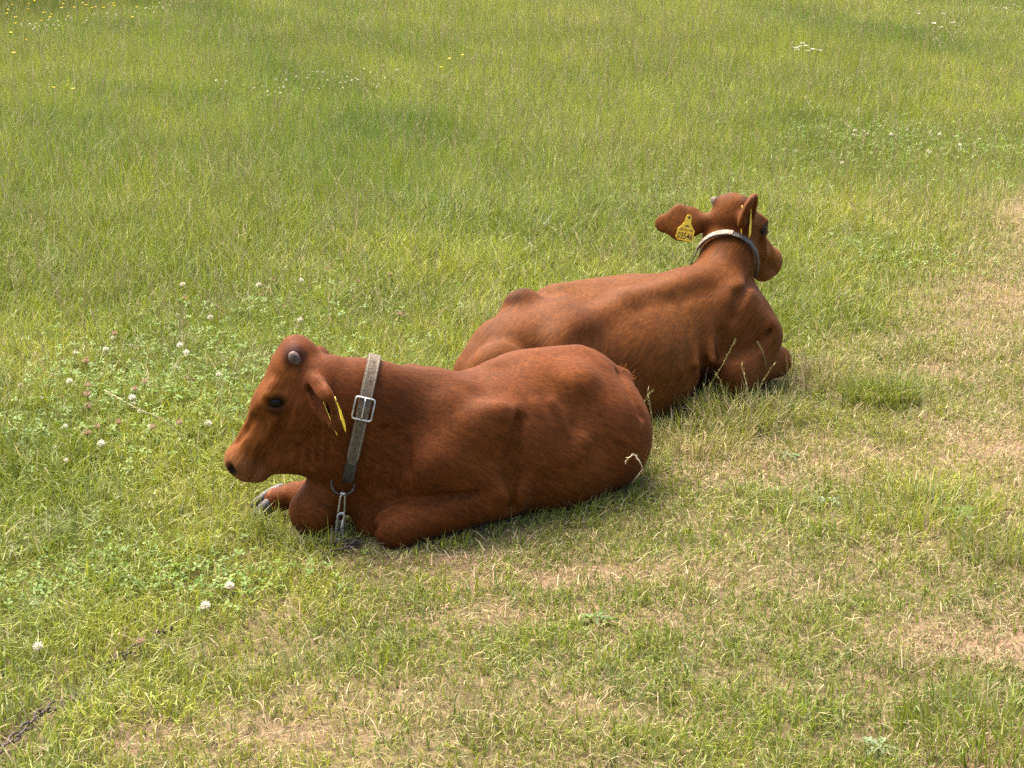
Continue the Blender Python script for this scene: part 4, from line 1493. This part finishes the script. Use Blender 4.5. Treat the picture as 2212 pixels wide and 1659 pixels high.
def clover_cover():
    r = np.random.default_rng(90)
    xs, ys = [], []
    for cx, cy, rx, ry, a in CLOVER_PATCHES:
        n = int(1500 * a * rx * ry * 3.1)
        xs.append(cx + r.normal(0, rx * .6, n)); ys.append(cy + r.normal(0, ry * .6, n))
    x = np.concatenate(xs); y = np.concatenate(ys)
    k = ~in_calf(x, y, np.full(len(x), .03), .03)
    x, y = x[k], y[k]; n = len(x)
    z = ground_z(x, y) + 0.03 + 0.05 * r.random(n) * (0.4 + meadow(x, y))
    V, F, C = [], [], []
    base = mixc(np.tile(np.array([.085, .160, .016]), (n, 1)), np.tile(np.array([.160, .240, .035]), (n, 1)), r.random(n))
    a0 = r.random(n) * 6.283
    tl = r.normal(0, .35, (n, 2))
    s = .007 + .005 * r.random(n)
    off = 0
    for q in range(3):
        a = a0 + q * 2.094
        for (rad, ang) in ((0.05, 0), (.75, .55), (1.25, .38), (1.2, 0), (1.25, -.38), (.75, -.55)):
            X = np.cos(a + ang) * rad * s; Y = np.sin(a + ang) * rad * s
            V.append(np.stack([x + X, y + Y, z + X * tl[:, 0] + Y * tl[:, 1] + (0.12 * s if abs(ang) > .2 else 0)], -1))
        C += [base * (0.95 + .1 * q)] * 6
    V = np.stack(V, 1); C = np.stack(C, 1)
    T = []
    for q in range(3):
        b = q * 6
        T += [[b, b + 1, b + 2], [b, b + 2, b + 3], [b, b + 3, b + 4], [b, b + 4, b + 5]]
    F = (np.arange(n) * 18)[:, None, None] + np.array(T)[None]
    emit('clover_leaves', [(V.reshape(-1, 3), F.reshape(-1, 3), C.reshape(-1, 3))], M['grass'], 'three-part clover leaves spread low among the grass', 'clover')


clover_cover()


# ---------------------------------------------------------------- flowers
def flower_mesh(kind, seed, h):
    """one flower on its stem: clover = ball of narrow florets, buttercup = five petals, yarrow = flat cluster."""
    r = random.Random(seed)
    V, F, C = [], [], []

    def quad(p, c):
        b = len(V); V.extend(p); C.extend([c] * 4); F.append((b, b + 1, b + 2, b + 3))
    stem = (.13, .17, .035)
    lean = (r.uniform(-.012, .012), r.uniform(-.012, .012))
    for ax in ((1, 0), (0, 1)):
        w = .0011
        quad([(-w * ax[0], -w * ax[1], -.01), (w * ax[0], w * ax[1], -.01), (lean[0] + w * ax[0], lean[1] + w * ax[1], h), (lean[0] - w * ax[0], lean[1] - w * ax[1], h)], stem)
    top = Vector((lean[0], lean[1], h))
    if kind in ('white', 'faded'):
        R_ = .0125 if kind == 'white' else .0105
        N_ = 40
        for i in range(N_):
            zz = 1 - 1.75 * (i + .5) / N_
            a = i * 2.39996
            rr = math.sqrt(max(0, 1 - zz * zz))
            d = Vector((rr * math.cos(a), rr * math.sin(a), zz))
            if kind == 'faded':
                d.z -= .55; d.normalize()
            sd = d.cross(Vector((0, 0, 1)))
            sd = sd.normalized() if sd.length > .05 else Vector((1, 0, 0))
            L_ = R_ * r.uniform(.85, 1.15); w = R_ * .19
            if kind == 'white':
                t = max(0, -zz) * .8
                c = tuple((.62 * (1 - t) + .40 * t, .58 * (1 - t) + .27 * t, .47 * (1 - t) + .20 * t))
            else:
                c = (.30 * r.uniform(.6, 1.2), .17 * r.uniform(.6, 1.2), .10)
            p0 = top + d * L_ * .25; p1 = top + d * L_ * .75; p2 = top + d * L_ + Vector((0, 0, .15 * L_))
            quad([p0, p1 - sd * w, p2, p1 + sd * w], c)
    elif kind == 'buttercup':
        for i in range(5):
            a = i * 1.2566 + r.random() * .2
            d = Vector((math.cos(a), math.sin(a), .45)); sd = Vector((-math.sin(a), math.cos(a), 0))
            quad([top, top + d * .008 - sd * .006, top + d * .014, top + d * .008 + sd * .006], (.75, .50, .02))
    else:
        for i in range(16):
            a = i * 2.4; rr = .028 * math.sqrt((i + .5) / 16)
            c0 = top + Vector((rr * math.cos(a), rr * math.sin(a), r.uniform(-.003, .003)))
            w = .0055
            quad([c0 + Vector((-w, 0, 0)), c0 + Vector((0, -w, 0)), c0 + Vector((w, 0, 0)), c0 + Vector((0, w, 0))], (.80, .79, .74))
            quad([c0, c0 + Vector((.0007, 0, 0)), top + Vector((.0007, 0, -.03)), top + Vector((0, 0, -.03))], stem)
    me = np_mesh(kind + '_flower', np.array([tuple(v) for v in V]), np.array(F), False, np.array(C))
    me.materials.append(M['petal'])
    return me


M['petal'] = leaf_material('petals', 0.25, 0.6, 0.2)
FL = {k: [flower_mesh(k, 10 * i + 3, hh) for i, hh in enumerate((.055, .075, .095))] for k in ('white', 'faded')}
FL['tall'] = [flower_mesh('white', 50 + i, hh) for i, hh in enumerate((.13, .16, .19))]
FL['buttercup'] = [flower_mesh('buttercup', i, hh) for i, hh in enumerate((.16, .20, .24))]
FL['yarrow'] = [flower_mesh('yarrow', i, hh) for i, hh in enumerate((.16, .19, .22))]


def flower(name, kind, px, py, label, group, cat='flower', scale=1.0, jit=0):
    i = random.randrange(3)
    me = FL[kind][i]
    hh = {'tall': (.13, .16, .19), 'white': (.055, .075, .095), 'faded': (.055, .075, .095), 'buttercup': (.16, .20, .24), 'yarrow': (.16, .19, .22)}[kind][i] * scale
    p = G(px + random.uniform(-jit, jit), py + random.uniform(-jit, jit), hh)
    gz = float(ground_z(np.array([p[0]]), np.array([p[1]]))[0])
    if in_calf(np.array([p[0]]), np.array([p[1]]), np.array([.03]), .02)[0]:
        return
    o = bpy.data.objects.new(name, me)
    col.objects.link(o)
    o.location = (p[0], p[1], gz)
    o.rotation_euler = (random.uniform(-.15, .15), random.uniform(-.15, .15), random.uniform(0, 6.28))
    o.scale = (scale,) * 3
    tag(o, label, cat, group)


WHITE = [(1155,943),(1105,995),(1205,1000),(1135,1050),(1240,1110),(775,1190),(605,1255),(665,1280),(220,1355),(1820,945),(1880,805),(1925,805),(1975,790),(2095,795),(2065,850),(2160,780),(2175,740),(1578,738),(1670,617),(1605,262),(2175,135),(2175,585),(1120,545),(1208,575),(1005,470),(940,588),(1038,603),(655,618),(645,875),(630,905),(168,910),(147,1040),(335,1015),(568,940),(805,990),(1205,1232),(1305,1250),(1820,1238),(630,1540),(875,1420),(1640,535),(710,1120),(925,785),(105,440),(480,1450)]
FADED = [(1635,105),(1395,322),(973,430),(770,685),(350,622),(720,885),(718,968),(1215,915),(855,1255),(1630,845),(1705,858),(1380,1255),(1525,1200),(1925,690),(775,960),(1265,860),(765,1055),(500,990),(1010,1210),(765,1310)]
for cx, cy in WHITE:
    flower('clover_flower', 'white', .2451 * cx, 610 + .2451 * cy, "white clover flower in the patch left of the nearer calf's face", 'white clover flowers in the left patch', scale=random.uniform(.65, 1.05))
for cx, cy in FADED:
    flower('clover_flower', 'faded', .2451 * cx, 610 + .2451 * cy, "brown faded clover head in the patch left of the nearer calf's face", 'faded clover heads in the left patch', scale=random.uniform(.95, 1.25))
for (a, b, k, lb) in ((485, 1266, 'white', 'large white clover flower in the foreground turf below the chin of the nearer calf'), (442, 1304, 'white', 'smaller clover flower just left of the large foreground one'),
                      (300, 1386, 'faded', 'faded clover head beside the tether chain in the foreground'), (96, 1398, 'white', 'small white clover flower near the left edge of the foreground')):
    flower('clover_flower', k, a, b, lb, None, scale=1.0)
for i in range(60):
    t = min(max(random.gauss(.55, .22), 0), 1)
    flower('clover_flower', 'tall', 380 + 560 * t, 200 - 45 * t, 'small pale clover flower in the band across the upper left meadow', 'pale clover flowers of the upper meadow', scale=random.uniform(.5, .8), jit=22)
for i in range(18):
    flower('clover_flower', 'white', 1960 + random.uniform(-130, 150), 312, 'small white clover flower at the right of the meadow behind the farther calf', 'clover flowers at the right', scale=random.uniform(.8, 1.1), jit=40)
for i in range(16):
    flower('clover_flower', random.choice(('white', 'faded')), 640 + random.uniform(-260, 260), 640, 'small clover flower among the grass behind the nearer calf', 'clover flowers behind the nearer calf', scale=random.uniform(.9, 1.2), jit=60)
for a, b in ((8, 30), (40, 32), (95, 22), (130, 12), (172, 6), (15, 12), (35, 8), (62, 20), (80, 8), (105, 40), (118, 28), (140, 22), (155, 14), (185, 12), (210, 8), (228, 14), (250, 18), (300, 42), (285, 20), (30, 55), (60, 88), (20, 112), (75, 45), (110, 60), (150, 40), (12, 75), (200, 22), (52, 14), (240, 12)):
    flower('buttercup', 'buttercup', a, b, 'small yellow buttercup in the far left corner of the meadow', 'buttercups in the far left corner', jit=7, scale=1.15)
for i in range(36):
    t = random.random()
    flower('daisy', 'tall', 30 + 330 * t, 62 - 50 * t, 'tiny white flower in the line before the buttercups, far left corner', 'white flowers lining the far left corner', scale=.8, jit=9)
for a, b in ((104, 190), (133, 184), (160, 190)):
    flower('buttercup', 'buttercup', a, b, 'yellow buttercup of the three in a row near the left edge', 'three buttercups near the left edge')
for a, b, lb in ((985, 126, 'yellow buttercup of the close pair at the top centre'), (995, 120, 'yellow buttercup of the close pair at the top centre')):
    flower('buttercup', 'buttercup', a, b, lb, 'pair of buttercups at the top centre')
flower('buttercup', 'buttercup', 947, 147, 'single yellow buttercup left of the close pair at the top centre', None)
for i in range(9):
    flower('yarrow', 'yarrow', 1742 + random.uniform(-25, 25), 100, 'white yarrow umbel in the cluster at the upper right', 'yarrow cluster at the upper right', scale=.8, jit=9)
for i in range(8):
    flower('yarrow', 'yarrow', 1990 + random.uniform(-50, 70), 42, 'white yarrow umbel in the far right top of the meadow', 'yarrow at the top right', scale=.8, jit=16)
for i in range(6):
    flower('yarrow', 'yarrow', 2160 + random.uniform(-40, 40), 18, 'white yarrow umbel close to the top right corner', 'yarrow in the top right corner', scale=.8, jit=10)


# ---------------------------------------------------------------- single tufts, weeds and stalks that stand out
def grass_tuft(px, py, rad, n, h0, h1, dry, stems, label, seed, lean=.55):
    r = np.random.default_rng(seed)
    c = G(px, py)
    a = r.random(n) * 6.283; d = rad * np.sqrt(r.random(n))
    x = c[0] + np.cos(a) * d * 1.3; y = c[1] + np.sin(a) * d
    n = int(n)
    h = 1.15 * (h0 + (h1 - h0) * r.random(n))
    az = np.where(r.random(n) < .7, a + r.normal(0, .5, n), r.random(n) * 6.283)
    colr = grass_colour(x, y, r, np.full(n, dry))
    V, F, C, (tx, ty, tz, mx, my, mz) = blades(x, y, h, .0024 + .002 * r.random(n), np.abs(r.normal(lean, .3, n)), az, colr, r, .55, 2)
    bad = in_calf(x, y, np.full(n, .02), .003) | in_calf(tx, ty, tz) | in_calf(mx, my, mz)
    V = V.reshape(n, 5, 3)[~bad]; C = C.reshape(n, 5, 3)[~bad]; m = len(V)
    V = V.reshape(-1, 3); F = F.reshape(n, -1, 3)[:m].reshape(-1, 3); C = C.reshape(-1, 3)
    root = empty('grass_tuft', (c[0], c[1], 0))
    tag(root, label, 'grass tuft', 'tufts of longer grass around the calves')
    off = np.array([c[0], c[1], 0])
    link_mesh('blades', np_mesh('blades', V - off, F, False, C), M['grass'], root)
    for q in range(stems):
        x1 = np.array([c[0] + r.normal(0, rad)]); y1 = np.array([c[1] - abs(r.normal(0, rad * .5))])
        if in_calf(x1, y1, np.array([.03]), .02)[0]: continue
        k = r.random()
        g = stalk_geo(x1, y1, np.array([.13 + .10 * r.random()]), np.array([abs(r.normal(.35, .2))]), np.array([r.random() * 6.283]), r, .5, .0075,
                      np.array([OLIVE * .9 * (1 - k) + STRAW * .9 * k]), np.array([STRAW * .8 * (1 - k) + OLIVE * k]), .0022)
        link_mesh('seed_stem', np_mesh('seed_stem', g[0] - off, g[1], False, g[2]), M['straw'], root)


grass_tuft(1600, 915, .15, 900, .06, .12, .40, 6, 'yellowish tuft with seed stems in front of the farther calf', 201)
grass_tuft(1470, 900, .09, 220, .05, .10, .30, 5, 'loose green tuft with tall stems against the belly of the farther calf', 202)
grass_tuft(1905, 872, .10, 650, .05, .11, .08, 0, 'dense green tuft on the turf right of the farther calf', 203)
grass_tuft(1500, 965, .14, 620, .04, .09, .60, 3, 'dry straw-coloured tuft between the nearer rump and the path', 204)
grass_tuft(1990, 1110, .17, 900, .04, .10, .15, 3, 'wide low green tuft beside the leafy weed at the right', 205)
grass_tuft(1690, 1085, .06, 160, .03, .06, .15, 0, 'small round green tuft on the turf below the farther calf', 206)
grass_tuft(1150, 1100, .09, 160, .04, .08, .20, 0, 'thin green tuft under the elbow of the nearer calf', 207)
grass_tuft(1330, 1052, .05, 70, .04, .08, .40, 3, 'sparse tuft of pale stems under the rump of the nearer calf', 208)
grass_tuft(960, 1178, .05, 90, .03, .07, .15, 0, 'thin tuft before the folded near knee of the nearer calf', 209)
grass_tuft(1060, 1140, .07, 160, .03, .07, .20, 0, 'thin tuft of blades below the near forearm of the nearer calf', 215)
grass_tuft(1245, 1098, .08, 200, .03, .07, .25, 1, 'thin tuft of blades against the belly of the nearer calf', 216)
grass_tuft(1400, 1020, .05, 110, .03, .06, .35, 2, 'short tuft behind the rump of the nearer calf', 217)
grass_tuft(1555, 872, .08, 200, .04, .08, .35, 4, 'tuft at the elbow of the farther calf', 218)
grass_tuft(700, 1182, .06, 120, .02, .05, .15, 0, 'short tuft under the chin, beside the snap hook', 219)
grass_tuft(1770, 830, .14, 360, .05, .11, .65, 4, 'tall straw-coloured tuft beside the folded foreleg of the farther calf', 210)
grass_tuft(2185, 1195, .13, 600, .04, .10, .25, 3, 'green tuft at the right edge above the bare path', 211)
grass_tuft(1640, 838, .07, 120, .04, .09, .40, 5, 'tuft of tall stems in front of the chest of the farther calf', 212)
grass_tuft(2150, 1590, .16, 800, .04, .10, .12, 3, 'green tuft in the lower right corner', 213)
grass_tuft(130, 1390, .20, 520, .03, .07, .08, 0, 'lush green tuft at the lower left above the chain', 214)


def leaf_rosette(px, py, n, L0, label, seed, name='weed_rosette', lobed=True, pale=0.0):
    r = random.Random(seed)
    c = G(px, py)
    gz = float(ground_z(np.array([c[0]]), np.array([c[1]]))[0])
    root = empty(name, (c[0], c[1], gz))
    tag(root, label, 'weed', 'broad-leaved weeds in the turf')
    for i in range(n):
        a = i * 6.283 / n + r.uniform(-.35, .35)
        L_ = L0 * r.uniform(.55, 1.25); K = 9
        V, F, C = [], [], []
        g = np.array([.075, .140, .022]) * r.uniform(.7, 1.2) * (1 - pale) + np.array([.26, .30, .20]) * pale
        for k in range(K):
            t = k / (K - 1)
            w = L_ * .17 * math.sin(math.pi * min(1, t * .92 + .08)) ** .7 * (1 + (.35 if (k % 2 and lobed) else -.12))
            w = max(w * (.4 + .8 * t), .0012)
            if k == K - 1: w = .001
            z = .010 + L_ * (.30 * t - .42 * t * t) + .005 * r.random()
            rx = L_ * t
            for sg, dz in ((-1, .3 * w), (0, 0), (1, .3 * w)):
                V.append((rx * math.cos(a) - sg * w * math.sin(a), rx * math.sin(a) + sg * w * math.cos(a), z + dz))
                C.append(g * (1.15 if sg == 0 else 1.0))
        for k in range(K - 1):
            b = 3 * k
            F += [(b, b + 1, b + 4, b + 3), (b + 1, b + 2, b + 5, b + 4)]
        link_mesh('leaf', np_mesh('leaf', np.array(V), np.array(F), True, np.array(C)), M['grass'], root)


leaf_rosette(2075, 1122, 9, .075, 'green toothed weed rosette on the bare turf at the right', 301)
leaf_rosette(1790, 1085, 5, .05, 'pale grey-green weed rosette between two tufts at the right', 302, pale=.5)
leaf_rosette(1290, 1345, 7, .045, 'small green weed rosette in the middle of the foreground turf', 303)
leaf_rosette(1700, 990, 5, .06, 'small weed rosette on the path right of the nearer rump', 304, pale=.25)
leaf_rosette(1900, 1620, 7, .05, 'pale weed rosette near the bottom right of the foreground', 305, pale=.4)
leaf_rosette(420, 800, 7, .09, 'broad-leaved green weed in the clover left of the nearer horn', 306, lobed=False)


def bent_stalk(pts, r0, label, heads, seed, mat='green_stem'):
    """one pale stalk along world points with spikelets along its outer part."""
    rr = random.Random(seed)
    base = pts[0]
    root = empty('grass_stalk', tuple(base))
    tag(root, label, 'grass stalk', 'single grass stalks standing before the calves')
    P3 = [Vector(p) - Vector(base) for p in pts]
    link_mesh('stem', tube_mesh('stem', P3, [r0 * (1 - .5 * i / len(P3)) for i in range(len(P3))], 6), M[mat], root)
    me = lathe('spikelet', [(.0003, 0), (.0013, .003), (.0010, .007), (.0002, .010)], 6)
    me.materials.append(M[mat])
    for k in range(heads):
        t = .42 + .57 * k / heads
        i = t * (len(P3) - 1); i0 = int(i); p = P3[i0].lerp(P3[min(i0 + 1, len(P3) - 1)], i - i0)
        d = (P3[min(i0 + 1, len(P3) - 1)] - P3[i0]).normalized()
        sd = d.cross(Vector((rr.uniform(-1, 1), rr.uniform(-1, 1), rr.uniform(-1, 1)))).normalized()
        o = bpy.data.objects.new('spikelet', me); col.objects.link(o); o.parent = root
        o.matrix_local = frame_matrix(p, tuple(sd), tuple(d + sd * .5))


M['pale_straw'] = noisy(material('pale_straw', rough=0.7, spec=.2), 80, (0.50, 0.40, 0.22), (0.66, 0.56, 0.36))
M['green_stem'] = noisy(material('green_stem', rough=0.6, spec=.25), 80, (0.16, 0.17, 0.04), (0.30, 0.27, 0.10))
bent_stalk([G(1350, 1062), W(1382, 1023, 4.50), W(1388, 1012, 4.49), W(1384, 1000, 4.48), W(1376, 988, 4.48), W(1368, 982, 4.48), W(1357, 989, 4.47), W(1350, 1000, 4.47)], .0015,
           'pale dry stalk arching over beside the rump of the nearer calf', 16, 1, 'pale_straw')
bent_stalk([G(1510, 872), W(1535, 830, 5.30), W(1560, 790, 5.29), W(1580, 750, 5.28), W(1590, 733, 5.27)], .0014, 'tallest upright seed stalk in front of the chest of the farther calf', 14, 2)
bent_stalk([G(1375, 905), W(1385, 880, 5.0), W(1400, 855, 4.99), W(1412, 842, 4.98)], .0016, 'thin stalk leaning right just behind the nearer rump', 10, 3)
bent_stalk([G(1645, 830), W(1655, 790, 5.50), W(1648, 760, 5.50), W(1635, 737, 5.50)], .0017, 'pale seed stalk bending left over the foreleg of the farther calf', 12, 4)
bent_stalk([G(420, 965), W(350, 905, 4.75), W(290, 880, 4.72), W(225, 842, 4.70)], .0017, 'long pale dry stalk leaning left across the clover patch', 14, 5, 'pale_straw')
